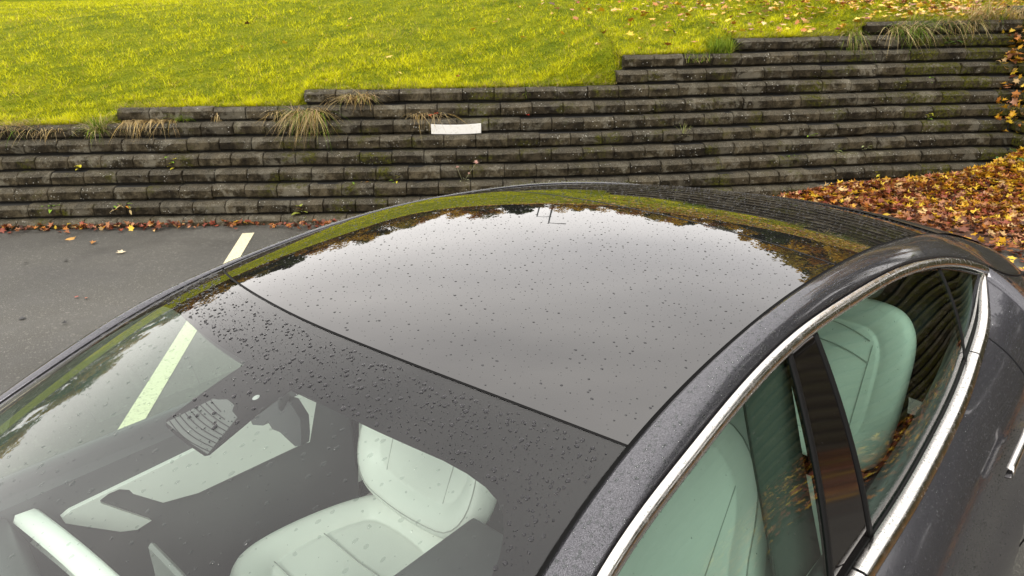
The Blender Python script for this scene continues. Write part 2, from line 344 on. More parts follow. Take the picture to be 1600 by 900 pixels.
# lawn surface
zb_x = [-25, 0, .95, 1.04, 2.70, 2.79, 5.0, 5.78, 5.84, 6.7, 7.0, 7.03, 8.15, 8.41, 8.43, 10, 14, 22]
zb_y = [.72, .855, .88, .99, 1.0, 1.125, 1.14, 1.15, 1.395, 1.41, 1.42, 1.53, 1.54, 1.64, 1.66, 1.67, 1.75, 2.0]
kb_y = [5, 5, 5, 6, 6, 7, 7, 7.3, 9, 9, 9.2, 10, 10, 10.2, 11, 11, 11, 11]
_a1 = np.random.default_rng(2).uniform(0, 6.28, (12, 2)); _k1 = np.random.default_rng(3).normal(0, 1, (12, 2))*2.2
def bumps(x, y): return sum(np.sin(x*_k1[i, 0]+y*_k1[i, 1]+_a1[i, 0]) for i in range(12))/12
def lawn_z(u, w):
    zb = np.interp(u, zb_x, zb_y); zs = 1.3+.045*(u-3)            # steps smooth out uphill
    zb = zb+np.where(u < 5.84, .25*np.clip((u-4.9)/.85, 0, 1)**1.5, 0)*np.clip(w/.30, 0, 1)+np.where(u < 7.03, .11*np.clip((u-6.5)/.5, 0, 1), 0)*np.clip(w/.2, 0, 1)*(u > 5.84)
    t_ = np.clip(w/2.5, 0, 1); t_ = t_*t_*(3-2*t_); zz = zb*(1-t_)+np.interp(u, [-25, -3, 3, 10, 22], [.55, .78, 1.12, 1.67, 2.1])*t_
    return zz+.21*np.clip(w, 0, 4)+.08*np.clip(w-4, 0, 2)+.018*np.clip(w-6, 0, 60)+.05*bumps(u, w)*np.clip(w*1.5, 0, 1)
def lawn_xy(u, w):
    kb = np.interp(u, zb_x, kb_y); q = P0+E_*u[..., None]+NN*(_off(np.clip(u, -6, 10.5))+kb*BC+.10+w)[..., None]; return q
u_ = np.concatenate([np.linspace(-60, -2, 60), np.linspace(-1.8, 10.2, 200), np.linspace(10.4, 40, 40)]); w_ = np.concatenate([[-.003], np.linspace(0, 6, 80), np.linspace(6.3, 60, 60)])
U, Wd = np.meshgrid(u_, w_, indexing='ij'); q = lawn_xy(U, Wd); P = np.dstack([q, lawn_z(U, Wd)]); P[:, 0, 2] -= .35
tag(gridobj('lawn', P, M['lawn'], smooth=True), kind='structure')
u_ = np.linspace(10.15, 40, 50); w_ = np.linspace(-17, 0, 40); U, Wd = np.meshgrid(u_, w_, indexing='ij'); q = lawn_xy(U, Wd)
tag(gridobj('bank_behind_side_wall', np.dstack([q, lawn_z(U, np.zeros_like(Wd))+.02]), M['lawn']), kind='structure')

# grass blades of the lawn
def rot_tris(base, dirv, wdt, side_v):   # single tapering triangles
    a = base-side_v*wdt[:, None]; b = base+side_v*wdt[:, None]; c_ = base+dirv
    V = np.stack([a, b, c_], 1).reshape(-1, 3); return V, np.arange(len(V), dtype=np.int32).reshape(-1, 3)
def uw_pick(n, u0, u1, w0, w1, r_): return r_.uniform(u0, u1, n), r_.uniform(w0, w1, n)
NB = 520000
gw = 20.0*rng.uniform(0, 1, NB)**2.1; gu = -1.3-.62*gw+rng.uniform(0, 1, NB)*(11.9+1.0*gw)
q = lawn_xy(gu, gw); z = lawn_z(gu, gw); base = np.c_[q, z-.004]
cl = .8*bumps(gu*1.6, gw*2.3+5)+1.3*bumps(gu*5, gw*8)+1.6*bumps(gu*13+3, gw*21)+.8*bumps(gu*33+3, gw*41)
ang = rng.uniform(0, 6.28, NB)+cl*1.5; tilt = rng.uniform(.55, 1.42, NB); ln = rng.uniform(.022, .062, NB)*np.clip(1+.7*cl, .3, 2)
dirv = np.c_[np.cos(ang)*np.sin(tilt), np.sin(ang)*np.sin(tilt), np.cos(tilt)]*ln[:, None]
sa = ang+1.57+rng.normal(0, .4, NB); sv = np.c_[np.cos(sa), np.sin(sa), np.zeros(NB)]
V, F = rot_tris(base, dirv, rng.uniform(.0022, .0048, NB)*(1+gw*.06), sv)
mixv = np.clip(.5+.50*cl+rng.normal(0, .17, NB), 0, 1)[:, None]
col = (1-mixv)*np.array([.080, .125, .003])+mixv*np.array([.66, .64, .012])
dry = rng.uniform(0, 1, NB) < .05+.30*np.clip(bumps(gu*1.7+9, gw*1.7), 0, 1); col[dry] = np.array([.42, .33, .09])
col *= rng.uniform(.75, 1.2, NB)[:, None]
gobj = obj('lawn_grass', V, F, M['grass'], smooth=False, fcol=col); tag(gobj, 'short mossy yellow green grass covering the slope above the wall', 'grass', kind='stuff')

nf_ = 15000; fu = rng.uniform(-1.5, 10.2, nf_); keep_ = rng.uniform(0, 1, nf_) < np.clip(.35+.9*bumps(fu*2.1, fu*.7), .06, 1); fu = fu[keep_]; nf_ = len(fu); fw = rng.uniform(-.05, .10, nf_)
q = lawn_xy(fu, fw); base = np.c_[q, lawn_z(fu, np.maximum(fw, 0))-.005]; ang = rng.uniform(0, 6.28, nf_); ti_ = rng.uniform(.2, 1.5, nf_); L_ = rng.uniform(.03, .11, nf_)
dirv = (np.c_[np.cos(ang)*np.sin(ti_)-.5*NN[0], np.sin(ang)*np.sin(ti_)-.5*NN[1], np.cos(ti_)*.8])*L_[:, None]; sv = np.c_[np.cos(ang+1.57), np.sin(ang+1.57), np.zeros(nf_)]
V, F = rot_tris(base, dirv, rng.uniform(.0018, .0035, nf_), sv); cf = np.array([(.40, .31, .14), (.30, .22, .10), (.20, .24, .03), (.33, .34, .04)])[rng.integers(0, 4, nf_)]*rng.uniform(.7, 1.2, nf_)[:, None]
tag(obj('wall_top_fringe', V, F, M['grass'], smooth=False, fcol=cf), 'ragged straw and green fringe of grass along the top edge of the wall', 'grass', kind='stuff')
# ---------------- leaves ----------------
_leaf_v = np.array([(0, -.5, 0), (.16, -.22, .05), (.5, -.12, .13), (.30, .08, .06), (.40, .36, .12), (.12, .24, .04), (0, .55, .03), (-.12, .24, .04), (-.40, .36, .12), (-.30, .08, .06), (-.5, -.12, .13), (-.16, -.22, .05), (0, 0, -.02)])
_leaf_f = [[i, (i+1) % 12, 12] for i in range(12)]
PAL = np.array([(.50, .27, .015), (.62, .42, .03), (.40, .15, .025), (.24, .08, .022), (.13, .038, .015), (.36, .16, .07), (.56, .37, .15), (.065, .022, .012), (.27, .065, .035)])
def leaf_mass(pos, size, r_, flat=.35, pal_w=None, bend=1.):
    n = len(pos); az = r_.uniform(0, 6.28, n); ti = np.abs(r_.normal(0, flat, n)); ta = r_.uniform(0, 6.28, n); s = np.broadcast_to(size, (n,))*r_.uniform(.6, 1.25, n)
    L = np.repeat(_leaf_v[None], n, 0).copy(); L[:, :, 0] *= r_.uniform(.55, 1., n)[:, None]; L[:, :, 2] *= (r_.uniform(-1.5, 2.6, n)*bend)[:, None]; L *= s[:, None, None]
    ca, sa = np.cos(az), np.sin(az); x = L[:, :, 0]*ca[:, None]-L[:, :, 1]*sa[:, None]; y = L[:, :, 0]*sa[:, None]+L[:, :, 1]*ca[:, None]; z = L[:, :, 2]
    k0, k1 = np.cos(ta), np.sin(ta); d = x*k0[:, None]+y*k1[:, None]; e = -x*k1[:, None]+y*k0[:, None]
    d2 = d*np.cos(ti)[:, None]-z*np.sin(ti)[:, None]; z2 = d*np.sin(ti)[:, None]+z*np.cos(ti)[:, None]
    x2 = d2*k0[:, None]-e*k1[:, None]; y2 = d2*k1[:, None]+e*k0[:, None]
    V = (np.stack([x2, y2, z2], -1)+pos[:, None]).reshape(-1, 3); f0 = np.array(_leaf_f, np.int32); F = (f0[None]+13*np.arange(n)[:, None, None]).reshape(-1, 3)
    pw = np.ones(9)/9 if pal_w is None else np.array(pal_w, float)/sum(pal_w)
    ci = r_.choice(9, n, p=pw) if pw.ndim == 1 else None
    col = PAL[ci]*r_.uniform(.75, 1.25, n)[:, None]; return V, F, np.repeat(col, 12, 0), ci
# pile along the wall foot and in the corner; height of the heap at (u, distance d in front of the wall)
def heap(u, d):
    cu = 10.0-u
    corner_h = .46*np.exp(-np.hypot(cu*.9, np.maximum(d, 0))/.42)
    foot = .15*np.exp(-(np.maximum(d, 0)/.30)**2)*np.clip((u-6.9)/1.2, 0, 1)
    return corner_h+foot+.035*(1+bumps(u*3, d*3))*np.exp(-d/1.2)
hu = np.linspace(6.8, 10.1, 60); hd = np.linspace(-.02, 2.3, 50); U, D = np.meshgrid(hu, hd, indexing='ij'); HP = wp(U, 0, -D)
HZ = heap(U, D)-.03*np.clip(D-1.4, 0, 2)-.012-.12*np.clip(7.5-U, 0, 1)
heap_o = empty('leaf_pile', (*wp(np.array(9.3), 0, -.8), 0), 'deep drift of yellow and rust leaves heaped in the wall corner', 'leaves')
loc = np.array(heap_o.location)
gridobj('leaf_mould', np.dstack([HP, HZ])-loc, M['mould'], heap_o)
r5 = np.random.default_rng(5); n = 15000; lu = 6.6+3.6*r5.uniform(0, 1, n)**.8; ld = 3.1*r5.uniform(0, 1, n)**1.25-.03
prob = np.clip(1.35-ld/np.interp(lu, [6.6, 7.5, 8.4, 9, 10], [.15, .35, .65, 1.35, 2.2])+.30*bumps(lu*2.4, ld*2.4), 0.015, 1)
keep = r5.uniform(0, 1, n) < prob; lu, ld = lu[keep], ld[keep]; pz = np.maximum(heap(lu, ld), 0)+.010+r5.uniform(0, .018, len(lu))
pos = np.c_[wp(lu, 0, -ld), pz]; yel = .07+np.exp(-np.hypot((10-lu)*.75, ld)/.5)
V, F, col, ci = leaf_mass(pos-loc, .088, r5, .55, [1.1, .9, 3.2, 5, 4.2, 3.5, 2.2, 3.2, 3.4])
top = r5.uniform(0, 1, len(lu)) < yel*1.1; cc = PAL[r5.choice(9, len(lu), p=np.array([5, 6, 2, 0, 0, 1, 2, 0, 0])/16)]*r5.uniform(.85, 1.2, len(lu))[:, None]
tp = np.repeat(top, 12); col[tp] = np.repeat(cc, 12, 0)[tp]
lo = obj('leaves', V, F, M['leaf'], heap_o, smooth=False, fcol=col); lo['kind'] = 'stuff'
# leaves continue along the side wall, towards the viewer (reflected in the car side)
n = 9000; sm = r5.uniform(.3, 14, n); sd = np.abs(r5.normal(0, .8, n)); pp = np.array([corner(0)-NN*a-E_*b for a, b in zip(sm, sd)])
V, F, col, ci = leaf_mass(np.c_[pp, .012+r5.uniform(0, .03, n)+.12*np.exp(-sd/.3)], .085, r5, .35, [3, 2, 4, 5, 4, 3, 1, 3, 3])
tag(obj('side_leaf_drift', V, F, M['leaf'], smooth=False, fcol=col), 'rust brown leaf drift along the foot of the side wall', 'leaves', kind='stuff')
# thin line of leaves along the wall foot at left
n = 1500; lu = r5.uniform(-3, 7.5, n); cl2 = np.clip(bumps(lu*1.9, lu*0)+.45+.5*np.exp(-((lu-2.75)/.45)**2), 0.05, 1); kp = r5.uniform(0, 1, n) < cl2; lu = lu[kp]; ld = np.abs(r5.normal(0, .055, len(lu)))+.01+.05*np.exp(-((lu-2.75)/.4)**2)
V, F, col, ci = leaf_mass(np.c_[wp(lu, -1, -ld), .012+r5.uniform(0, .045, len(lu))], .06, r5, .7, [1, 1, 3, 5, 6, 2, 1, 4, 7])
tag(obj('wall_foot_leaves', V, F, M['leaf'], smooth=False, fcol=col), 'thin strip of reddish brown leaves along the wall foot at left', 'leaves', kind='stuff')
# leaves on the lawn, thick at the upper right
n = 40000; lu = r5.uniform(1.5, 16, n); lw = 12*r5.uniform(0, 1, n)**1.1
pr = np.clip((lu-5.6+lw*.60)/4.2, 0, 1)**2.3*1.0+.003; kp = r5.uniform(0, 1, n) < pr; lu, lw = lu[kp], lw[kp]
V, F, col, ci = leaf_mass(np.c_[lawn_xy(lu, lw), lawn_z(lu, lw)+.045], .085, r5, .35, [6, 7, 3, 1, .6, 2, 4, .3, 1])
tag(obj('lawn_leaves', V, F, M['leaf'], smooth=False, fcol=col), 'yellow fallen leaves scattered over the upper right of the lawn', 'leaves', kind='stuff')

# parking bay line (thin sheet 4 mm up) from the wall foot end back towards the viewer
a = np.array([4.41, 4.86]); b = np.array([-1.5, -2.2]); d = (b-a)/np.linalg.norm(b-a); s_ = np.array([-d[1], d[0]])*.052
tag(obj('parking_line', [(*(a-s_), .004), (*(a+s_), .004), (*(b+s_), .004), (*(b-s_), .004)], [[0, 1, 2, 3]], M['marking'], smooth=False), kind='structure')
for k_ in (1,):
    sh = -s_/.052*2.6*k_; a2, b2 = a+sh, b+sh
    tag(obj('parking_line', [(*(a2-s_), .004), (*(a2+s_), .004), (*(b2+s_), .004), (*(b2-s_), .004)], [[0, 1, 2, 3]], M['marking'], smooth=False), kind='structure')

# white board on the ledge of the wall
zz = Z0+5*HC+.001; ulist = np.linspace(3.965, 4.435, 9); rows = []
for (bk, zt) in ((-.012, zz), (-.028, zz+.088), (-.020, zz+.089), (-.004, zz)):
    rows.append([[*wp(np.array(u), 5, bk+.004), zt+ .010*((i-4)/4)**2*(1 if zt > zz+.05 else .6)] for i, u in enumerate(ulist)])
Pb = np.array(rows); n1, n2 = Pb.shape[:2]; ctr = Pb.reshape(-1, 3).mean(0); F = grid_faces(n1, n2).tolist()
F += [[3*n2+j, 0*n2+j, 0*n2+j+1, 3*n2+j+1][::-1] for j in range(n2-1)]+[[0, n2, 2*n2, 3*n2], [n2-1, 4*n2-1, 3*n2-1, 2*n2-1]]
bo = link('white_board', mesh_data('white_board', Pb.reshape(-1, 3)-ctr, F, [M['white_board']], smooth=False), None, ctr)
tag(bo, 'blank white slightly curved strip of board leaning on a wall ledge', 'board')
# ================= PLANTS ON THE WALL =================
rp = np.random.default_rng(11)
GREEN = [(.10, .17, .012), (.17, .25, .02), (.24, .30, .03)]; DRY = [(.42, .33, .17), (.52, .40, .19), (.33, .23, .11), (.45, .31, .10)]
def blades(n, length, spread, droop, width, cols, wide=(.05, .04), up=1.):
    V = []; F = []; col = []; seg = 5
    for i in range(n):
        b = np.array([rp.uniform(-wide[0], wide[0]), rp.uniform(-wide[1], wide[1]), rp.uniform(-.01, .01)])
        az = rp.uniform(0, 6.28); out_ = np.array([math.cos(az), math.sin(az), 0])*spread*rp.uniform(.2, 1)
        out_[1] -= .25*spread          # hangs out over the face of the wall
        L = length*rp.uniform(.5, 1.15); w = width*rp.uniform(.6, 1.2); sd = np.array([-math.sin(az), math.cos(az), 0])
        up_ = up*rp.uniform(.5, 1); dr = droop*rp.uniform(.5, 1.4); o = len(V)
        wob = rp.normal(0, .12, 3)
        for k in range(seg+1):
            t_ = k/seg; p_ = b+L*(out_*t_+np.array([0, 0, 1])*(up_*t_-.62*dr*t_*t_))+wob*L*t_*t_; ww = w*(1-t_)**.7
            V += [p_-sd*ww, p_+sd*ww]
        for k in range(seg): F.append([o+2*k, o+2*k+1, o+2*k+3, o+2*k+2]); 
        c_ = np.array(cols[rp.integers(len(cols))])*rp.uniform(.75, 1.25); col += [c_]*seg
    return V, F, col
def wall_root(u, k): # local frame: x along the wall, -y out of it
    q = wp(np.array(u), round(k), .03); a = wp(np.array(u+.1), k); b = wp(np.array(u-.1), k); d = a-b
    return (q[0], q[1], Z0+k*HC+.005), math.atan2(d[1], d[0])
wa = math.atan2(E_[1], E_[0])
def tuft(u, k, n, L, spread, droop, cols, label, wide=(.06, .04), up=.8, name='grass_tuft', w=.0026):
    loc_, a = wall_root(u, k); V, F, col = blades(int(n*2.6), L*1.3, spread*1.15, droop, w*1.3, cols, wide, up)
    o = link(name, mesh_data(name, V, F, [M['weed']], fcol=np.array(col), smooth=False), None, loc_, (0, 0, a)); return tag(o, label, 'grass tuft', 'grass tufts growing from the wall')
tuft(.12, 5.55, 150, .26, .8, 1.0, DRY+GREEN[:1], 'wide straw coloured tuft at the far left end of the wall top', wide=(.22, .04))
tuft(.45, 5.5, 70, .18, .9, 1.2, DRY, 'small dry tuft just right of the far left one on the wall', wide=(.10, .03))
tuft(.86, 5.4, 120, .26, .75, .9, DRY[:2]+GREEN, 'spiky green and straw tuft below the first wall step at left', up=1.0)
tuft(1.32, 6.1, 170, .19, .8, 1.25, DRY, 'flat mat of dry roots hanging over the first step of the wall', wide=(.24, .03), up=.35)
tuft(1.62, 6.1, 50, .15, .7, .8, GREEN, 'green wisp at the right end of the mat of dry roots', wide=(.07, .03))
tuft(1.96, 6.5, 26, .17, .25, 1.4, DRY, 'thin dry wisp hanging over a joint between two steps', wide=(.02, .02), up=.4)
tuft(2.82, 6.4, 260, .34, .75, 1.25, DRY+GREEN[:1], 'biggest dry tuft hanging below the second wall step', wide=(.13, .05), up=.6, w=.003)
tuft(2.58, 6.6, 70, .20, .7, 1.2, DRY, 'reddish straw tuft left of the biggest dry tuft', wide=(.08, .03), up=.4)
tuft(3.3, 7.35, 160, .24, .8, .9, DRY+DRY+GREEN[1:2], 'bushy straw tuft on the wall top left of the white board', wide=(.14, .05), up=.7)
tuft(3.95, 6.3, 40, .26, .9, 1.1, DRY, 'tangle of dry tendrils above the white board', wide=(.16, .03), up=.4, w=.002)
tuft(4.88, 7.4, 14, .13, .3, .8, GREEN, 'few green blades in a joint right of the white board', wide=(.02, .02))
tuft(6.86, 9.9, 130, .22, .55, .6, GREEN, 'green tuft just left of the upper wall step', wide=(.12, .05), up=1.1)
tuft(6.6, 9.4, 60, .14, .55, .6, GREEN+DRY[:1], 'low green tuft on the grass ramp left of the upper step', wide=(.12, .05), up=1.)
tuft(8.30, 10.9, 110, .27, .5, 1.6, GREEN+DRY[:2], 'long green tuft trailing down over the highest courses', wide=(.07, .05), up=.8)
tuft(8.86, 11.2, 200, .30, .85, 1.25, DRY[:2]+GREEN+GREEN[:1], 'largest green and straw tuft on the top step at right', wide=(.18, .08), up=.8, w=.003)
tuft(9.12, 11.5, 150, .26, .8, .9, GREEN+GREEN[:1]+DRY[:1], 'bright green tuft behind the largest one on the top step', wide=(.2, .1), up=.9)
tuft(9.45, 11.6, 150, .30, .9, 1.2, GREEN[:1]+DRY+[(.06, .09, .02)], 'dark tangled tuft nearest the wall corner', wide=(.22, .1), up=.8)
tuft(9.85, 12.0, 120, .40, .9, 1.0, DRY+GREEN[:1], 'straw tuft growing on top of the wall corner', wide=(.3, .1), up=1.)
tuft(6.38, 4.3, 22, .17, .45, .5, [(.3, .33, .12), (.4, .36, .16)], 'thin pale blades growing halfway up the wall', wide=(.02, .01), up=1.)
tuft(2.9, 5.15, 30, .12, .7, .6, GREEN, 'fresh green sprig under the biggest dry tuft', wide=(.12, .02), up=.6)

def leaf_poly(L, w, az, el, c_, base, curl=.25):
    n = 5; V = []; F = []
    f_ = np.array([math.cos(az)*math.cos(el), math.sin(az)*math.cos(el), math.sin(el)]); s_ = np.array([-math.sin(az), math.cos(az), 0])
    for k in range(n+1):
        t_ = k/n; ww = w*math.sin(math.pi*min(1, .08+t_*.92))**.8*.5; p_ = np.array(base)+f_*L*t_-np.array([0, 0, curl*L*t_*t_]); up_ = np.array([0, 0, ww*.4])
        V += [p_-s_*ww+up_, p_, p_+s_*ww+up_]
    for k in range(n):
        a = 3*k; F += [[a, a+1, a+4, a+3], [a+1, a+2, a+5, a+4]]
    return V, F, [c_]*len(F)
def weed(u, k, nl, L, w, cols, label, height=.0, wide=.0, flower=None, name='wall_weed', cat='weed', roots=0):
    loc_, a = wall_root(u, k); r = link(name, None, None, loc_, (0, 0, a)); tag(r, label, cat, 'weeds growing from the wall joints')
    Vs, Fs, cs = [], [], []; o = 0; stems = []
    for i in range(nl):
        az = -1.57+rp.uniform(-1.7, 1.7); t_ = (i+1)/nl; b = np.array([rp.uniform(-wide, wide), -.02-.02*rp.uniform(), height*t_]); c_ = np.array(cols[rp.integers(len(cols))])*rp.uniform(.8, 1.2)
        v, f, cc = leaf_poly(L*rp.uniform(.6, 1.15), w*rp.uniform(.7, 1.1), az, rp.uniform(-.2, .7), c_, b); Vs += v; Fs += [[q+o for q in ff] for ff in f]; cs += cc; o += len(v)
        stems.append(tube([np.array([b[0]*.3, .01, -.01]), (b+np.array([0, 0, -.01]))*.7, b+np.array([0, 0, .002])], .0016, 4))
    for i in range(roots):
        x = rp.uniform(-.03, .03); stems.append(tube([np.array([x, -.01, 0]), np.array([x*1.5+.01, -.045, -.06]), np.array([x*2.2, -.04, -.13])], .002, 4))
    link('leaves', mesh_data('leaves', Vs, Fs, [M['weed']], fcol=np.array(cs), smooth=False), r)
    v, f = join(stems); link('stem', mesh_data('stem', v, f, [M['bark']]), r)
    if flower is not None:
        for (fx, fy, fz, fr_) in flower:
            v, f = tube([np.array([0, -.02, 0]), np.array([fx*.5, -.05, fz*.55]), np.array([fx, fy, fz])], .0022, 5); obj('stem', v, f, M['weed_stem'], r)
            hv = []; hf = []
            for q_ in range(26):
                d = rp.normal(0, 1, 3); d /= np.linalg.norm(d); d[2] = abs(d[2])*.9; b = np.array([fx, fy, fz]); t2 = np.cross(d, [0, 0, 1.])+1e-3; t2 /= np.linalg.norm(t2); i0 = len(hv)
                hv += [b-t2*fr_*.25, b+t2*fr_*.25, b+d*fr_]; hf.append([i0, i0+1, i0+2])
            obj('flower_head', hv, hf, M['flower'], r, smooth=False)
    return r
M['weed_stem'] = mat('weed_stem', (.16, .15, .08), .7); M['flower'] = mat('pale_pink_flower', (.55, .33, .27), .8)
G1 = [(.16, .28, .03), (.22, .36, .04)]; Y1 = [(.55, .48, .05), (.42, .42, .05)]; O1 = [(.5, .22, .03)]; R1 = [(.35, .07, .03)]
weed(1.54, 2.55, 8, .055, .032, G1+Y1, 'seedling with yellow green leaves and bare roots low on the left of the wall', .17, .03, roots=2)
weed(.66, 3.0, 4, .045, .035, Y1, 'small yellow leaved sprig at the left of the wall', .05, .04)
weed(.44, .55, 9, .12, .035, G1, 'green rosette weed above the leaf strip at far left', .03, .02)
weed(1.1, .5, 14, .07, .02, G1+DRY[:2]+O1, 'feathery weed with brown leaves low on the wall', .06, .10)
weed(4.24, 1.75, 8, .04, .018, [(.3, .30, .18), (.25, .22, .12)], 'tall thistle like weed with a pale pink flower behind the car roof', .05, .06, flower=[(.13, -.06, .20, .035), (-.05, -.05, .16, .022), (.06, -.06, .10, .02)])
weed(3.62, 1.85, 6, .05, .022, G1+Y1, 'small green weed left of the thistle', .06, .03)
weed(3.3, 1.6, 10, .055, .018, G1+DRY[:2]+O1, 'straggly weed with an orange leaf left of the thistle', .05, .12)
weed(7.7, 4.1, 4, .065, .055, [(.32, .5, .06)], 'bright green two lobed leaf on the middle of the wall at right', .02, .02)
weed(7.98, 2.95, 5, .07, .03, [(.24, .3, .10), (.3, .3, .15)], 'grey green rosette on the lower wall at right', .02, .03)
weed(8.26, 3.0, 5, .05, .02, [(.3, .33, .15)], 'pale sprig right of the grey green rosette', .05, .03, roots=1)
weed(7.45, 2.6, 5, .06, .035, G1+Y1, 'low green weed with a yellow leaf above the leaf pile', .03, .03, roots=1)
weed(9.1, 7.65, 7, .08, .04, Y1+G1, 'yellow leaved bramble shoot high on the wall near the corner', .03, .14)
weed(8.98, 4.95, 5, .065, .04, G1+Y1, 'small two leaf plant halfway up the wall near the corner', .06, .02, roots=1)
weed(8.35, .75, 5, .05, .032, Y1, 'yellow leaved seedling standing at the foot of the wall', .11, .02)
weed(8.75, .55, 4, .06, .03, G1, 'small green seedling right of the yellow one at the wall foot', .07, .02)
weed(9.3, 10.2, 9, .07, .035, [(.08, .14, .03), (.12, .2, .03)], 'dark green leafy weed under the top tufts near the corner', .06, .08, roots=2)
weed(3.98, 6.2, 3, .055, .045, [(.55, .06, .02)], 'bright red leaf caught above the white board', .01, .03)
weed(4.9, 6.05, 2, .05, .04, [(.42, .04, .02)], 'dark red leaf on the wall right of the white board', .01, .02)
weed(2.72, -.3, 5, .10, .07, [(.62, .25, .03), (.3, .33, .06)], 'orange leaf standing up from the leaf strip beside the parking line', .12, .05)
# broad leaved plant at the foot of the side wall
cq = corner(1)-NN*.10-E_*.02; r = link('broad_leaf_weed', None, None, (cq[0], cq[1], .36)); tag(r, 'broad leaved dark green weed beside the leaf pile at the right edge', 'weed'); Vs, Fs, cs = [], [], []; o = 0
for i in range(15):
    v, f, cc = leaf_poly(.10*rp.uniform(.7, 1.1), .065, 3.4+rp.uniform(-1.3, 1.6), rp.uniform(-.2, .8), np.array([.10, .20, .05])*rp.uniform(.7, 1.5), (rp.uniform(-.05, .03), rp.uniform(-.12, .12), rp.uniform(-.10, .12))); Vs += v; Fs += [[q+o for q in ff] for ff in f]; cs += cc; o += len(v)
link('leaves', mesh_data('leaves', Vs, Fs, [M['weed']], fcol=np.array(cs), smooth=False), r)
v, f = join([tube([np.array([.02, y, -.15]), np.array([-.02, y*1.2, -.02]), np.array([-.02, y*1.6, .08])], .003, 5) for y in (-.05, 0, .05)]); obj('stem', v, f, M['bark'], r)
# leaf clumps stuck down the corner of the wall
for (k, n, lab) in ((9.0, 75, 'top clump of orange leaves lodged in the wall corner'), (6.6, 34, 'small yellow leaf clump below the top clump in the corner'), (5.0, 46, 'rust and yellow leaf clump low in the wall corner'), (10.8, 30, 'few leaves caught high in the wall corner')):
    q = corner(k)-E_*.04-NN*.05; ps = np.c_[rp.normal(0, .075, n), rp.normal(0, .075, n), rp.normal(0, .08 if k != 9 else .12, n)]
    V, F, col, ci = leaf_mass(ps, .085, rp, .9, [6, 4, 5, 2, 1, 3, 3, 0, 0]); o = link('leaf_clump', mesh_data('leaf_clump', V, F, [M['leaf']], fcol=col, smooth=False), None, (q[0], q[1], Z0+k*HC+.03)); tag(o, lab, 'leaves', 'leaf clumps in the wall corner', 'stuff')
# single leaves on the asphalt
def single_leaf(x, y, s, c_, label, flat=.15):
    V, F, col, ci = leaf_mass(np.array([[0, 0, .012]]), s, rp, flat); o = link('fallen_leaf', mesh_data('fallen_leaf', V, F, [M['leaf']], fcol=np.repeat(np.array([c_]), 12, 0), smooth=False), None, (x, y, 0)); tag(o, label, 'leaf', 'single leaves on the asphalt')
# ================= CAR =================
car = empty('parked_car', (2.35, 0, 0), 'dark grey saloon car with glass roof and bright window trim, wet with rain', 'car')
CO = np.array([2.35, 0, 0])
def cobj(name, V, F, m_, parent=None, **k): return obj(name, np.asarray(V, float)-(CO if parent is None else 0), F, m_, parent or car, **k)
def cgrid(name, P, m_, parent=None, flip=False, thick=0, **k):
    return gridobj(name, np.asarray(P)-(CO if parent is None else 0), m_, parent or car, flip, thick, **k)
def sub(par, name, P=None, V=None, F=None, m_=None, **k):   # sub-part of a part whose data is already relative to the car
    if P is not None: return gridobj(name, np.asarray(P)-CO, m_, par, **k)
    return obj(name, np.asarray(V, float)-CO, F, m_, par, **k)
vv = np.linspace(-1, 1, 65)
def Wg(us, vs, dz=0): return np.array([W(u, vs, dz) for u in us])
# windshield
ws_u = np.linspace(1.05, 2.0778, 70); wsg = cgrid('windshield', Wg(ws_u, vv), M['windshield'])
# black ceramic border under the glass
fl = [(-1., 1.05), (-.985, 1.30), (-.975, 1.55), (-.955, 1.72), (-.935, 1.84), (-.925, 1.87), (-.905, 1.90), (-.885, 1.918), (-.86, 1.932), (-.82, 1.944), (-.77, 1.952), (-.71, 1.957), (-.54, 1.961), (-.34, 1.967), (-.242, 1.970), (-.2535, 1.848), (-.245, 1.8445), (-.15, 1.8465), (-.06, 1.850), (-.042, 1.856), (-.052, 1.965), (-.03, 1.975), (.25, 1.974), (.50, 1.972), (.60, 1.966), (.70, 1.956), (.78, 1.945), (.84, 1.930), (.885, 1.905), (.915, 1.86), (.94, 1.78), (.965, 1.6), (.985, 1.3), (1., 1.05)]
fl = [(v, u) for v, u in fl]; fv = np.array([a for a, b in fl]); fu = np.array([b for a, b in fl]); dense_v = []; dense_u = []
for i in range(len(fl)-1):
    nseg = max(1, int(abs(fv[i+1]-fv[i])/.03)+1)
    for j in range(nseg): t_ = j/nseg; dense_v.append(fv[i]*(1-t_)+fv[i+1]*t_); dense_u.append(fu[i]*(1-t_)+fu[i+1]*t_)
dense_v.append(1.); dense_u.append(1.05); cols_ = []
for v, u in zip(dense_v, dense_u):
    # columns end on a straight top line; reuse a monotone v at the top so slanted sides stay clean
    vt = v; cols_.append([W(u+(2.0765-u)*q_, v, -.0022) for q_ in np.concatenate([np.linspace(0, 1, 14)])])
# straighten tops in slanted camera panel sides
cgr = np.array(cols_); fr_ = sub(wsg, 'black_border', P=cgr, m_=M['frit'])
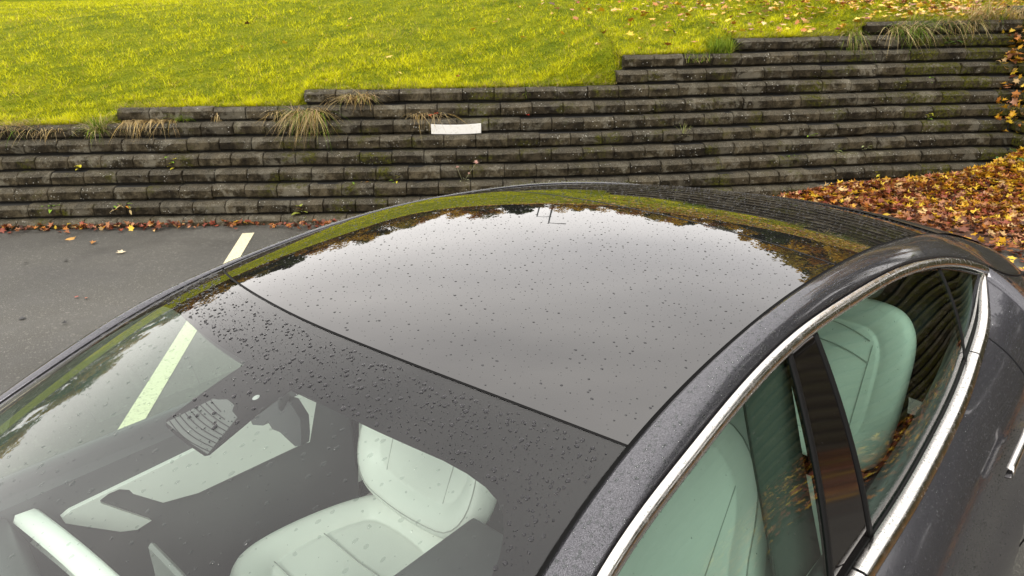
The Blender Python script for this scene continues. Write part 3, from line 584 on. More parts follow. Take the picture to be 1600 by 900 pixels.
# camera housing panel with fine lines, in the middle of the border
sh = [(1.908, -.094), (1.910, -.110), (1.916, -.132), (1.914, -.168), (1.906, -.182), (1.902, -.214), (1.860, -.240), (1.8475, -.2485), (1.8485, -.188), (1.853, -.052)]
V = [W(u, v, -.0014) for u, v in sh]; sub(wsg, 'camera_panel', V=V, F=[list(range(10))], m_=mat('camera_panel_grey', (.055, .055, .055), .5), smooth=False)
parts = []
for i in range(9):
    t_ = (i+.6)/9.2; a = (1.853+(1.908-1.853)*t_, -.056-.040*t_); b = (1.8475+(1.902-1.8475)*t_, -.2465+.032*t_)
    if i > 6: b = (b[0], b[1]+.03*(i-6))
    parts.append(tube([W(a[0]*(1-q)+b[0]*q-.004*math.sin(q*math.pi)*(1-t_), a[1]*(1-q)+b[1]*q, -.0012) for q in np.linspace(0, 1, 7)], .0007, 4))
v, f = join(parts); sub(wsg, 'heater_line', V=v, F=f, m_=M['frit'])
p_ = W(1.936, -.196, .001); th = np.linspace(0, 6.283, 17)[:-1]
V = [W(1.936+.004*math.sin(a)*1.2, -.196+.008*math.cos(a), -.0015) for a in th]; sub(wsg, 'sensor_dot', V=V, F=[list(range(16))], m_=mat('sensor_dot_white', (.28, .28, .28), .3), smooth=False)
# seals
def vstrip(u0, u1, dz0, dz1, vs=vv): return np.array([W(u0, vs, dz0), W((u0+u1)/2, vs, min(dz0, dz1)-.004), W(u1, vs, dz1)])
cgrid('roof_seal', vstrip(2.0778, 2.0822, .0002, .0), M['seal'])
cgrid('rear_roof_seal', np.array([W(u_2, vv, .0010) for u_2 in (2.946, 2.949, 2.953)]), M['seal'])
cgrid('roof_glass', Wg(np.linspace(2.0822, 2.948, 60), vv, .0005), M['roofglass'])
cgrid('rear_glass', Wg(np.linspace(2.952, 4.31, 70), vv, -.0012), M['roofglass'])
ss = np.linspace(1.05, 4.31, 150)
for sg in (-1, 1):
    P = np.array([np.stack([ss, sg*(Gt(ss)+o_), Gz(ss)+dz], -1) for o_, dz in ((-.0005, .0004), (.002, -.005), (.005, -.005), (.0072, .000))])
    cgrid('glass_edge_seal', P, M['seal'], flip=sg > 0)
# rail
def rail(s, w):
    s = np.asarray(s, float); k = np.clip((s-4.31)/.35, 0, 1)
    it = np.where(s < 4.31, Gt(s)+.0068, Gt(4.31)+.0068+.15*k); iz = np.where(s < 4.31, Gz(s)+.0005, Gz(4.31)-.125*k**1.3)
    ot, oz = C1t(s), C1z(s); dt, dz = ot-it, oz-iz; L = np.hypot(dt, dz)+1e-9; nt_, nz_ = -dz/L, dt/L
    b = (np.interp(s, [3.6, 4.1], [.15, .07])*L)*4*w*(1-w)*(1-.35*(w-.5))
    return np.stack([s, it+dt*w+nt_*b, iz+dz*w+nz_*b], -1)
sr = np.linspace(1.08, 4.66, 170); wr = np.linspace(0, 1, 13)
for sg in (-1, 1):
    P = np.array([rail(sr, w) for w in wr]); P[..., 1] *= sg
    cgrid('roof_rail', P, M['paint'], flip=sg > 0, thick=.006)
# bright upper trim
st = np.linspace(1.16, 3.955, 130)
def trim(s, q):   # q 0..1 around the visible round face
    ot, oz = C1t(s)+.0015, C1z(s)-.0025; ang = -.25+q*1.75; r = .0155
    return np.stack([s, ot+r*.55+r*np.sin(ang)*1.0-.006, oz-r+r*np.cos(ang)-.001], -1)
def trim(s, q):
    a = np.stack([s, C1t(s)+.002, C1z(s)-.001], -1); b = np.stack([s, C1t(s)+.0135, C1z(s)-.027], -1)
    n = np.array([0, .92, .40]); return a*(1-q)+b*q+n*.0075*(4*q*(1-q))**.7
qq = np.linspace(0, 1, 9)
for sg in (-1, 1):
    P = np.array([trim(st, q) for q in qq]+[np.stack([st, C1t(st)+.0035, C1z(st)-.030], -1), np.stack([st, C1t(st)-.008, C1z(st)-.024], -1)]); P[..., 1] *= sg
    cgrid('upper_window_trim', P, M['chrome'], flip=sg > 0)
    P = np.array([np.stack([st, C1t(st)-.003, C1z(st)+.001], -1), np.stack([st, C1t(st)+.0015, C1z(st)-.004], -1), np.stack([st, C1t(st)+.0025, C1z(st)-.0005], -1)]); P[..., 1] *= sg
    cgrid('trim_gap', P, M['seal'], flip=sg > 0)
# bright belt trim: flat top, rounded outer face
sb = np.linspace(1.22, 3.975, 130)
def belt(s, dt, dz): return np.stack([s, Bt(s)+dt, Bz(s)+dz], -1)
for sg in (-1, 1):
    for (a0, a1) in ((1.22, 2.545), (2.552, 3.52), (3.526, 3.972)):
        s_b = np.linspace(a0, a1, 60); prof = [(-.030, -.012), (-.0295, .0005), (-.028, .002), (-.009, .0015), (-.0035, -.0005), (.000, -.005), (.004, -.013), (.0055, -.0155), (.0065, -.0175), (.003, -.0195)]
        P = np.array([belt(s_b, a, b) for a, b in prof]); P[..., 1] *= sg; cgrid('belt_trim', P, M['chrome'], flip=sg > 0)
# rear pillar tip plate of trim
    tipz = np.linspace(0, 1, 8); A_ = np.stack([3.972+0*tipz, C1t(3.965)*(1-tipz)+(Bt(3.972)+.004)*tipz+.006, C1z(3.965)*(1-tipz)+(Bz(3.972)-.018)*tipz], -1); B_ = A_-np.array([.03, -.001, .0]); B2 = A_-np.array([.034, .015, 0])
    P = np.array([A_, B_, B2]); P[..., 1] *= sg; cgrid('trim_corner', P, M['chrome'], flip=sg > 0)
# side glazing
def SG(s0, s1, q, out_=0.0):   # top param s0, bottom param s1
    tp_ = np.stack([s0, C1t(s0)-.004, C1z(s0)-.024], -1); bt_ = np.stack([s1, Bt(s1)-.033, Bz(s1)-.006], -1); q = np.asarray(q)
    P = tp_*(1-q)+bt_*q; P[..., 1] += (.014*4*q*(1-q)+out_); return P
def pane(name, f0, f1, r0, r1, m_, sg, out_=0, n=26, parent=None, **k):
    a = np.linspace(0, 1, n); P = np.array([SG(f0+(r0-f0)*a, f1+(r1-f1)*a, q, out_) for q in np.linspace(0, 1, 14)]); P[..., 1] *= sg
    return cgrid(name, P, m_, flip=sg > 0, **k)
for sg in (-1, 1):
    fw = pane('front_door_window', 1.20, 1.30, 2.548, 2.458, M['sideglass'], sg)
    pane('centre_pillar_trim', 2.562, 2.472, 2.672, 2.648, M['gloss_black'], sg, .0015, thick=.01)
    for (a, b, c_, d) in ((2.548, 2.458, 2.562, 2.472), (2.674, 2.650, 2.688, 2.664)):
        pane('window_channel', a, b, c_, d, M['seal'], sg, .004, 4, thick=.012)
    pane('rear_door_window', 2.686, 2.662, 3.555, 3.472, M['sideglass'], sg)
    pane('window_divider', 3.555, 3.472, 3.572, 3.490, M['seal'], sg, .002, 4, thick=.012)
    pane('quarter_window', 3.572, 3.49, 3.952, 3.955, M['sideglass'], sg)
    # inner belt seal
    s_b = np.linspace(1.25, 3.95, 80); P = np.array([belt(s_b, -.046, -.012), belt(s_b, -.043, -.002), belt(s_b, -.034, -.0005), belt(s_b, -.029, -.004)]); P[..., 1] *= sg; cgrid('window_seal', P, M['seal'], flip=sg > 0)
# body side
tz = spline([.05, .3, .7, 1.22], [.60, .70, .80, .905]); tt = spline([.05, .3, .7, 1.22], [.66, .765, .80, .805])
wh = spline([.05, .2, .5, .84, 1.5, 2.3, 3.2, 3.72, 4.1, 4.4, 4.66], [.70, .82, .905, .925, .922, .925, .925, .932, .905, .86, .765])
def bodyT(s):
    t_ = np.where(s < 1.22, tt(s), np.where(s < 3.972, Bt(s)+.006, C1t(s))); z_ = np.where(s < 1.22, tz(s), np.where(s < 3.972, Bz(s)-.019, C1z(s)))
    k = np.clip((s-3.90)/.08, 0, 1); k = k*k*(3-2*k)
    return (Bt(np.minimum(s, 3.97))+.006)*(1-k)+C1t(s)*k if False else t_, z_
sbod = np.unique(np.concatenate([np.linspace(.05, 4.66, 150), [3.972, 3.9719]]))
prof = [(0, 0), (.30, .030), (.55, .065), (.75, .105), (.88, .155), (1.0, .21), (1.17, .29), (1.42, .40), (1.46, .54), (1.2, .67), (.95, .76)]
def side_pts(s, a, dz):
    t_, z_ = bodyT(s); w_ = wh(s); sc = (z_-.19)/.76; return np.stack([s, t_+(w_-t_)*a if True else t_, z_-dz*sc], -1)
for sg in (-1, 1):
    rows = []
    fine = np.linspace(0, len(prof)-1, 46); pa = spline(range(len(prof)), [p_[0] for p_ in prof]); pd = spline(range(len(prof)), [p_[1] for p_ in prof])
    for x in fine: rows.append(side_pts(sbod, float(np.clip(pa(x), 0, 1.52)), float(max(pd(x), 0))))
    P = np.array(rows)
    for wx in (.84, 3.72):   # wheel arches: pull vertices inside the arch onto the circle
        dx = P[..., 0]-wx; dz = P[..., 2]-.335; r = np.hypot(dx, dz); 
    nF = grid_faces(*P.shape[:2], flip=sg > 0); cen = P.reshape(-1, 3)[nF].mean(1); kill = np.zeros(len(nF), bool)
    for wx in (.84, 3.72): kill |= np.hypot(cen[:, 0]-wx, cen[:, 2]-.335) < .362
    P[..., 1] *= sg; sd = cobj('body_side', P.reshape(-1, 3), nF[~kill], M['paint'], smooth=True)
    for wx in (.84, 3.72):
        th = np.linspace(-.15, math.pi+.15, 40); v, f = tube([np.array([wx+.365*math.cos(a), sg*(float(wh(wx))-.012), .335+.365*math.sin(a)]) for a in th], .014, 8); sub(sd, 'wheel_arch', V=v, F=f, m_=M['seal'])
        v, f = tube([np.array([wx, sg*.55, .335]), np.array([wx, sg*.553, .335])], .40, 28); sub(sd, 'arch_liner', V=v, F=f, m_=M['seal'])
    # door shut lines
    for s_d, sl_ in ((2.548, .02), (3.66, .06), (1.36, -.02)):
        pts = []
        for x in np.linspace(0, 9, 30):
            p_ = side_pts(np.array([s_d+sl_*math.sin(x*.35)*.5]), float(np.clip(pa(x), 0, 1.52)), float(max(pd(x), 0)))[0]; p_[1] = sg*(p_[1]+.0003); pts.append(p_)
        v, f = tube(pts, .0024, 5); sub(sd, 'door_gap', V=v, F=f, m_=M['seal'])
    # seam from the quarter window corner towards the tail
    s_q = np.linspace(3.975, 4.64, 24); v, f = tube(np.stack([s_q, sg*(C1t(s_q)+.001), C1z(s_q)+.0008], -1), .0032, 6); sub(sd, 'tail_gap', V=v, F=f, m_=M['seal'])
    # door handles: bright edged flush bars
    for s_h in (2.20, 3.215):
        e0 = []; 
        for i, a in enumerate(np.linspace(0, 1, 12)):
            s_ = s_h+.235*a; hh = .011 if a < .72 else .011+.012*min(1, (a-.72)/.12); zc = .858+.012*a; tw = float(wh(s_))*1.0
            x_ = float(tw)+.001; e0.append([(s_, x_-.004, zc-hh), (s_, x_+.009, zc-hh+.002), (s_, x_+.0095, zc), (s_, x_+.006, zc+hh-.001), (s_, x_-.006, zc+hh)])
        P = np.array(e0).transpose(1, 0, 2); P[..., 1] *= sg; hd_ = cgrid('door_handle', P, M['chrome'], flip=sg > 0, thick=.004)
        P = np.array(e0)[1:-1]; P = P[:, 1:4].transpose(1, 0, 2).copy(); P[..., 1] += .0012; P[0, :, 2] += .003; P[2, :, 2] -= .003; P[..., 1] *= sg; sub(hd_, 'handle_face', P=P, m_=M['paint'], flip=sg > 0)
# deck lid, hood, bumpers
k_ = np.linspace(0, 1, 16); vd = np.linspace(-1, 1, 41); rows = []
for k in k_:
    u = 4.318+.34*k; it = Gt(4.31)+.0068+.15*k; iz = Gz(4.31)-.125*k**1.3
    rows.append(np.stack([u+.06*(1-vd*vd), it*vd, iz+(.022-.004*k)*(1-np.abs(vd)**2.4)+(.006*np.sin(k*3.14))], -1))
cgrid('boot_lid', np.array(rows), M['paint'])
rows = []; v9 = np.linspace(-1, 1, 41)
for q in np.linspace(0, 1, 14):
    zt = np.where(np.abs(v9) > .85, .955, 1.0); it = Gt(4.31)+.157; topz = Gz(4.31)-.125+.018*(1-np.abs(np.clip(v9*.76/it, -1, 1))**2.4); topz = np.where(np.abs(v9)*.76 > it, np.interp(np.abs(v9)*.76, [it, .76], [Gz(4.31)-.125, .905]), topz)
    x_ = 4.658+.06*(1-np.clip(v9*.76/it, -1, 1)**2)+.05*np.sin(min(1, q*1.3)*math.pi)*.6; rows.append(np.stack([x_, .76*v9, topz*(1-q)+.22*q], -1))
rb = cgrid('rear_bumper', np.array(rows), M['paint'])
for sg in (-1, 1):
    v, f = tube([np.array([4.73, sg*.45, .93]), np.array([4.72, sg*.60, .93]), np.array([4.70, sg*.70, .91])], [.03, .035, .02], 8); cobj('tail_light', v, f, M['red_lens'])
rows = []
for q in np.linspace(0, 1, 20):
    xr = 1.02-.29*(1-v9**2); xf = .06-.05*(1-v9**2)*1.2+.0; x_ = xf+(xr-xf)*q; te = np.where(True, tt(.05+1.17*q), 0); zr = .905+.055*(1-v9**2); zf_ = .60+.05*(1-v9**2)
    rows.append(np.stack([x_*1+0*(1-np.abs(v9)), te*v9, zf_+(zr-zf_)*(q**.72)], -1))
cgrid('bonnet', np.array(rows), M['paint'])
P = np.array([np.stack([1.02-.29*(1-v9**2)-.004, .805*v9, .902+.055*(1-v9**2)], -1), np.stack([1.05-.30*(1-v9**2)+.03, .80*v9, .90+.05*(1-v9**2)], -1), np.stack([1.09-.30*(1-v9**2)+.06, .76*v9, .915+.05*(1-v9**2)], -1)]); cgrid('cowl', P, M['seal'])
rows = []
for q in np.linspace(0, 1, 12): rows.append(np.stack([.06-.06*(1-v9**2)-.03*math.sin(q*math.pi), tt(.05)*v9*(1+.06*q), (.60+.05*(1-v9**2))*(1-q)+.2*q], -1))
cgrid('front_bumper', np.array(rows), M['paint'], flip=True)
for sg in (-1, 1):
    v, f = tube([np.array([.16, sg*.50, .66]), np.array([.24, sg*.62, .70]), np.array([.42, sg*.75, .75])], [.03, .04, .02], 8); cobj('headlight', v, f, M['lens'])
V, F = box(.3, 4.5, -.80, .80, .17, .24); cobj('underbody', V, F, M['seal'], smooth=False)
# wheels
for wx in (.84, 3.72):
    for sg in (-1, 1):
        th = np.linspace(0, 2*math.pi, 49); prof_w = [(.23, -.11), (.30, -.115), (.325, -.09), (.335, -.04), (.335, .04), (.325, .09), (.30, .115), (.23, .11)]
        P = np.array([[(wx+r*math.cos(a), sg*(.80+y), .335+r*math.sin(a)) for a in th] for r, y in prof_w]); wl = cgrid('wheel', P, M['tyre'], flip=sg < 0)
        parts = []
        for i in range(5):
            a = i*2*math.pi/5; d0 = np.array([math.cos(a), 0, math.sin(a)]); e0 = np.array([-math.sin(a), 0, math.cos(a)]); y = np.array([0, sg*.875, 0]); c0 = np.array([wx, 0, .335])
            parts.append(([c0+y+d0*.03-e0*.03, c0+y+d0*.235-e0*.045, c0+y+d0*.235+e0*.045, c0+y+d0*.03+e0*.03, c0+y*.93+d0*.03-e0*.03, c0+y*.93+d0*.235-e0*.045, c0+y*.93+d0*.235+e0*.045, c0+y*.93+d0*.03+e0*.03], [[0, 1, 2, 3], [7, 6, 5, 4], [0, 4, 5, 1], [2, 6, 7, 3]]))
        parts.append(tube([np.array([wx, sg*.80, .335]), np.array([wx, sg*.885, .335])], .055, 16)); parts.append(tube([np.array([wx, sg*.84, .335]), np.array([wx, sg*.842, .335])], .225, 28))
        v, f = join(parts); sub(wl, 'rim', V=v, F=f, m_=M['alloy'], smooth=False)
# door mirrors
for sg in (-1, 1):
    th = np.linspace(0, 2*math.pi, 21); P = np.array([[(1.52+dx, sg*(.985+.115*r*math.cos(a)), 1.0+.07*r*math.sin(a)) for a in th] for dx, r in ((-.09, .05), (-.08, .6), (-.04, .95), (.02, 1), (.05, 1), (.052, .9), (.045, .02))]); mo = cgrid('door_mirror', P, M['paint'], flip=sg < 0)
    v, f = tube([np.array([1.50, sg*.80, .945]), np.array([1.51, sg*.90, .965])], .03, 8); sub(mo, 'mirror_foot', V=v, F=f, m_=M['gloss_black'])

# ---------------- interior ----------------
def smooth_loop(pts, n):
    p_ = [np.array(q, float) for q in pts]; k = len(p_); out_ = []
    for i in range(k):
        a, b, c_, d = p_[i-1], p_[i], p_[(i+1) % k], p_[(i+2) % k]
        for t_ in np.linspace(0, 1, 8, endpoint=False): out_.append(.5*((2*b)+(-a+c_)*t_+(2*a-5*b+4*c_-d)*t_*t_+(-a+3*b-3*c_+d)*t_**3))
    out_ = np.array(out_); L = np.r_[0, np.cumsum(np.linalg.norm(np.diff(np.r_[out_, out_[:1]], axis=0), axis=1))]; cl_ = np.r_[out_, out_[:1]]; q = np.linspace(0, L[-1], n, endpoint=False)
    return np.stack([np.interp(q, L, cl_[:, 0]), np.interp(q, L, cl_[:, 1])], 1)
def pillow(name, outline, front, back, fmap, m_, parent=None):
    o_ = smooth_loop(outline, 44); n = len(o_); c_ = o_.mean(0); rings = [(s_, d) for s_, d in front]+[(s_, d) for s_, d in back]
    # smooth closed outline
    V = []; F = []; R_ = []
    for s_, d in rings:
        for p_ in o_: q = c_+(p_-c_)*s_; V.append(fmap(q[0], q[1], d))
    for i in range(len(rings)-1):
        for j in range(n): F.append([i*n+j, i*n+(j+1) % n, (i+1)*n+(j+1) % n, (i+1)*n+j])
    F.append(list(range(n))[::-1]); F.append([(len(rings)-1)*n+j for j in range(n)])
    ob = cobj(name, V, F, m_) if parent is None else sub(parent, name, V=V, F=F, m_=m_)
    md = ob.modifiers.new('s', 'SUBSURF'); md.levels = md.render_levels = 2; return ob
def front_seat(cy):
    sl_ = .40; xb = 2.42
    def fb(a, b, d):   # a lateral, b height up the back, d out of the front face
        return (xb+.40*(b)-.93*d, cy+a, .52+b+.37*d)
    half = [(.0, .0), (.10, .005), (.19, .02), (.24, .065), (.262, .13), (.262, .22), (.24, .34), (.232, .42), (.215, .50), (.175, .565), (.13, .60), (.07, .615)]
    ol = half+[(-a, b) for a, b in half[::-1] if a > 0]
    bk = pillow('seat_back', ol, [(.02, .012), (.40, .012), (.66, .018), (.70, .012), (.74, .030), (.86, .052), (.96, .04), (1., .0)], [(1.0, -.03), (.94, -.065), (.75, -.075), (.1, -.08)], fb, M['leather'])
    # seam line on the side panels
    so_ = smooth_loop(ol, 60); cc_ = so_.mean(0); so_ = cc_+(so_-cc_)*.90; pts = [fb(a, b, .0465) for a, b in list(so_)+[so_[0]]]; v, f = tube(pts, .0016, 5); sub(bk, 'seam', V=v, F=f, m_=M['stitch'])
    for a0 in (-.115, .115):
        v, f = tube([fb(a0*(1+.25*(b_/.5)), b_, .0155+.006*(b_ < .1)) for b_ in np.linspace(.10, .50, 12)], .0014, 5); sub(bk, 'seam', V=v, F=f, m_=M['stitch'])
    hr = [(.0, .60), (.06, .60), (.10, .62), (.125, .67), (.125, .73), (.105, .775), (.06, .79), (0, .795)]; ol2 = hr+[(-a, b) for a, b in hr[::-1] if a > 0]
    pillow('headrest', ol2, [(.1, .05), (.6, .05), (.9, .038), (1., .01)], [(1., -.03), (.85, -.05), (.1, -.055)], fb, M['leather'])
    def fc(a, b, d): return (1.93+b, cy+a, .50+d-.16*(b-.2)*.35)
    hc = [(0, 0.), (.12, .0), (.20, .02), (.255, .07), (.275, .14), (.275, .25), (.258, .37), (.23, .47), (.18, .55), (.0, .57)]; ol3 = hc+[(-a, b) for a, b in hc[::-1] if a > 0]
    cu = pillow('seat_cushion', ol3, [(.05, .0), (.45, .0), (.60, .004), (.635, -.006), (.67, .012), (.84, .036), (.96, .022), (1., -.03)], [(1., -.09), (.95, -.12), (.1, -.12)], fc, M['leather'])
    for bb in (.14, .30):
        v, f = tube([fc(a, bb, .006+.010*abs(a)/.17) for a in np.linspace(-.155, .155, 9)], .0018, 5); sub(cu, 'seam', V=v, F=f, m_=M['stitch'])
    V, F = box(2.0, 2.4, cy-.2, cy+.2, .22, .40); cobj('seat_base', V, F, M['dark_in'], smooth=False)
front_seat(.37); front_seat(-.37)
# rear bench: two backs and a cushion
for cy in (.36, -.36):
    def fb(a, b, d): return (3.36+.40*b-.93*d, cy+a, .60+b+.37*d)
    half = [(0, 0), (.15, 0), (.24, .02), (.275, .09), (.275, .30), (.265, .40), (.235, .455), (.19, .48), (.10, .485), (0, .485)]; ol = half+[(-a, b) for a, b in half[::-1] if a > 0]
    rbk = pillow('rear_seat_back', ol, [(.02, .0), (.6, .0), (.66, .006), (.69, -.004), (.73, .012), (.95, .022), (1., .0)], [(1., -.04), (.94, -.07), (.1, -.07)], fb, M['leather'])
    for b0, wv in ((.31, .16), (.37, .15)):
        v, f = tube([fb(a, b0+.03*(1-(a/wv)**2), .0075) for a in np.linspace(-wv, wv, 13)], .0018, 5); sub(rbk, 'seam', V=v, F=f, m_=M['stitch'])
    for a0 in (-.16, .16):
        v, f = tube([fb(a0, b_, .007) for b_ in np.linspace(.10, .36, 9)], .0016, 5); sub(rbk, 'seam', V=v, F=f, m_=M['stitch'])
    hr = [(0, .475), (.08, .475), (.13, .49), (.145, .53), (.13, .575), (.08, .59), (0, .592)]; ol2 = hr+[(-a, b) for a, b in hr[::-1] if a > 0]
    pillow('rear_headrest', ol2, [(.1, .03), (.7, .03), (1., .0)], [(1., -.03), (.8, -.045), (.1, -.05)], fb, M['dark_plastic'])
V, F = box(2.92, 3.42, -.64, .64, .36, .52); b_ = cobj('rear_seat_cushion', V, F, M['leather']); md = b_.modifiers.new('b', 'BEVEL'); md.width = .05; md.segments = 4
rbox_ = lambda nm, b, m_, bev=.01, seg=3: (lambda o: (setattr(o.modifiers.new('b', 'BEVEL'), 'width', bev), o)[1])(cobj(nm, *box(*b), m_, smooth=False))
rbox_('parcel_shelf', (3.62, 4.2, -.60, .60, .93, .97), M['dark_in']); rbox_('cabin_floor', (1.0, 3.6, -.76, .76, .24, .27), M['dark_in'])
con = rbox_('centre_console', (1.62, 2.42, -.095, .105, .30, .665), M['dark_plastic'], .02)
V, F = box(2.12, 2.415, -.088, .098, .667, .692); o = sub(con, 'armrest_lid', V=V, F=F, m_=M['dark_plastic'], smooth=True); o.modifiers.new('b', 'BEVEL').width = .012
# dashboard and its white strip
rows = []
for y in np.linspace(-.74, .74, 21):
    c0 = .05*(1-(y/.74)**2); rows.append([(.92-c0*3, y, .90), (1.15-c0, y, .925), (1.42-c0, y, .935), (1.52-c0, y, .925), (1.575-c0, y, .885), (1.60-c0, y, .80), (1.56-c0, y, .62), (1.50-c0, y, .50)])
dsh = cgrid('dashboard', np.array(rows), M['dark_plastic'], flip=True)
rows = []
for y in np.linspace(-.70, .70, 25):
    c0 = -.016*(1-(y/.70)**2)*-3.2-.0; xo = 1.588+.048*(1-min(1, abs(y)/.70)**2)*1.0
    rows.append([(xo-.008, y, .868), (xo, y, .884), (xo+.036, y, .880), (xo+.044, y, .872), (xo+.036, y, .815), (xo+.01, y, .80)])
sub(dsh, 'white_dash_strip', P=np.array(rows), m_=M['leather'], flip=True)
M['grey_metal'] = mat('grey_screen_case', (.10, .105, .10), .45)
scr = rbox_('touchscreen', (1.668, 1.680, -.20, .135, .87, 1.078), M['grey_metal'], .0055)
V, F = box(1.6802, 1.6808, -.195, .14, .875, 1.07); sub(scr, 'screen_face', V=V, F=F, m_=M['gloss_black'], smooth=False)
# steering wheel
th = np.linspace(0, 2*math.pi, 41); v, f = tube([np.array([1.83+.08*math.sin(a), -.37+.185*math.cos(a), .72+.165*math.sin(a)*1.0]) for a in th], .0155, 10, close=False) ; sw = cobj('steering_wheel', v, f, M['dark_in'])
v, f = join([tube([np.array([1.83, -.20, .72]), np.array([1.82, -.54, .72])], .018, 8), tube([np.array([1.60, -.37, .72]), np.array([1.84, -.37, .72])], [.045, .06], 14)]); sub(sw, 'hub', V=v, F=f, m_=M['dark_plastic'])
# door inner panels
ins = [(1.668, .832), (1.688, .840), (1.981, .848), (2.351, .865), (2.366, .843), (2.32, .702), (2.29, .708), (1.975, .72), (1.885, .743), (1.823, .808), (1.817, .823), (1.797, .837), (1.772, .8385), (1.751, .832), (1.751, .823), (1.786, .782), (1.849, .709), (1.812, .704), (1.775, .722), (1.705, .784), (1.671, .815)]
for sg in (-1, 1):
    pn = rbox_('door_panel', (1.30, 2.50, sg*.705 if sg > 0 else -.765, .765 if sg > 0 else -.705, .30, .925), M['dark_plastic'], .02)
    rbox_('rear_door_panel', (2.62, 3.42, sg*.705 if sg > 0 else -.765, .765 if sg > 0 else -.705, .30, .93), M['dark_plastic'], .02)
    n = len(ins); V = [(x, sg*.703, z) for x, z in ins]+[(x, sg*.690, z-.001) for x, z in ins]; F = [[n+j for j in range(n)]]+[[j, (j+1) % n, n+(j+1) % n, n+j] for j in range(n)]
    ip = sub(pn, 'white_door_insert', V=V, F=F, m_=M['leather'], smooth=False)
    # lower pillar trims and upper headliner strips
    P = np.array([[(x_+.012*q, sg*(y_-.125*q-.01*q*(1-q)), .93+.39*q) for x_, y_ in ((2.385, .700), (2.390, .692), (2.425, .690), (2.43, .70), (2.56, .705))] for q in np.linspace(0, 1, 10)])
    cgrid('pillar_lining', P, M['lining'], flip=sg > 0)
    sq = np.linspace(1.2, 4.1, 60); P = np.array([np.stack([sq, sg*(Gt(sq)-.09), Gz(sq)+.004], -1), np.stack([sq, sg*(Gt(sq)+.012), Gz(sq)-.03], -1), np.stack([sq, sg*(C1t(sq)-.016), C1z(sq)-.034], -1)]); P[0, :, 2] -= .012
    m1 = sq > 2.05; cgrid('headliner_edge', P[:, m1], M['dark_in'], flip=sg < 0)
    sp_ = np.linspace(1.30, 3.90, 70); P = np.array([belt(sp_, -.085, -.10), belt(sp_, -.080, .012), belt(sp_, -.066, .026), belt(sp_, -.050, .026), belt(sp_, -.047, -.02)]); P[..., 1] *= sg; cgrid('door_top_pad', P, M['dark_plastic'], flip=sg > 0)
    # seat belt
    pts = [(2.47, sg*.585, 1.24), (2.49, sg*.625, 1.05), (2.50, sg*.64, .80), (2.47, sg*.65, .50)]; P = np.array([[np.array(p_)+np.array([dx, 0, 0]) for p_ in pts] for dx in (-.023, .023)]); cgrid('seat_belt', P, M['leather2'])
P = np.array([W(u, np.linspace(-.95, .95, 30), -.028) for u in (1.985, 2.05, 2.16)]); cgrid('header_lining', P, M['dark_in'])
# interior mirror
mir_ol = [(.043, 1.276), (.016, 1.253), (.020, 1.215), (.027, 1.192), (.047, 1.182), (.075, 1.188), (.095, 1.192), (.122, 1.187), (.135, 1.199), (.155, 1.181), (.197, 1.165), (.215, 1.19), (.190, 1.225), (.112, 1.262)]
n = len(mir_ol); V = [(1.918, y, z) for y, z in mir_ol]+[(1.936, y, z) for y, z in mir_ol]; F = [list(range(n)), [n+j for j in range(n)][::-1]]+[[j, n+j, n+(j+1) % n, (j+1) % n] for j in range(n)]
mr = cobj('rear_view_mirror', V, F, M['dark_plastic'], smooth=False); v, f = tube([np.array([1.927, .08, 1.25]), np.array([1.90, .03, 1.33])], .012, 8); sub(mr, 'mirror_stalk', V=v, F=f, m_=M['dark_plastic'])

# ---------------- rain drops on the car ----------------
def drops(name, P, Nn, R_, m_, hgt=.45, rr=None, stretch=None):
    n = len(P); nu = 8; ring = [(1., 0.), (.86, .5), (.5, .87)]; rr = rr or rng
    Nn = Nn/np.linalg.norm(Nn, axis=1)[:, None]; T = np.cross(Nn, np.array([.1, 1., .05])); T /= np.linalg.norm(T, axis=1)[:, None]; B = np.cross(Nn, T)
    th = np.linspace(0, 2*math.pi, nu, endpoint=False); V = np.zeros((n, 3*nu+1, 3)); wob = 1+rr.uniform(-.22, .22, (n, nu)); sx = np.ones(n) if stretch is None else rr.uniform(1., stretch, n)
    for i, (s_, h_) in enumerate(ring):
        V[:, i*nu:(i+1)*nu] = P[:, None]+(R_[:, None]*wob*s_)[:, :, None]*(T[:, None]*(np.cos(th)[None, :]*sx[:, None])[:, :, None]+B[:, None]*np.sin(th)[None, :, None])+(Nn*R_[:, None])[:, None]*(hgt*h_-.02)
    V[:, -1] = P+Nn*(R_*hgt)[:, None]
    F = []
    for i in range(2):
        for j in range(nu): F.append([i*nu+j, i*nu+(j+1) % nu, (i+1)*nu+(j+1) % nu, (i+1)*nu+j])
    tri = [[2*nu+j, 2*nu+(j+1) % nu, 3*nu] for j in range(nu)]
    Fq = []; A4 = np.array(F); A3 = np.array(tri); k = 3*nu+1
    allF = []
    A4r = np.concatenate([A4[:, [0, 1, 2]], A4[:, [0, 2, 3]]]); Fa = np.concatenate([A4r, A3]); Fa = (Fa[None]+k*np.arange(n)[:, None, None]).reshape(-1, 3)
    o = cobj(name, V.reshape(-1, 3), Fa.astype(np.int32), m_, smooth=True); o['kind'] = 'stuff'; return o
def wn(u, v):
    e = 1e-3; a = W(u+e, v)-W(u-e, v); b = W(u, v+e)-W(u, v-e); n_ = np.cross(a, b); return n_*np.sign(n_[:, 2:3])
rd = np.random.default_rng(21)
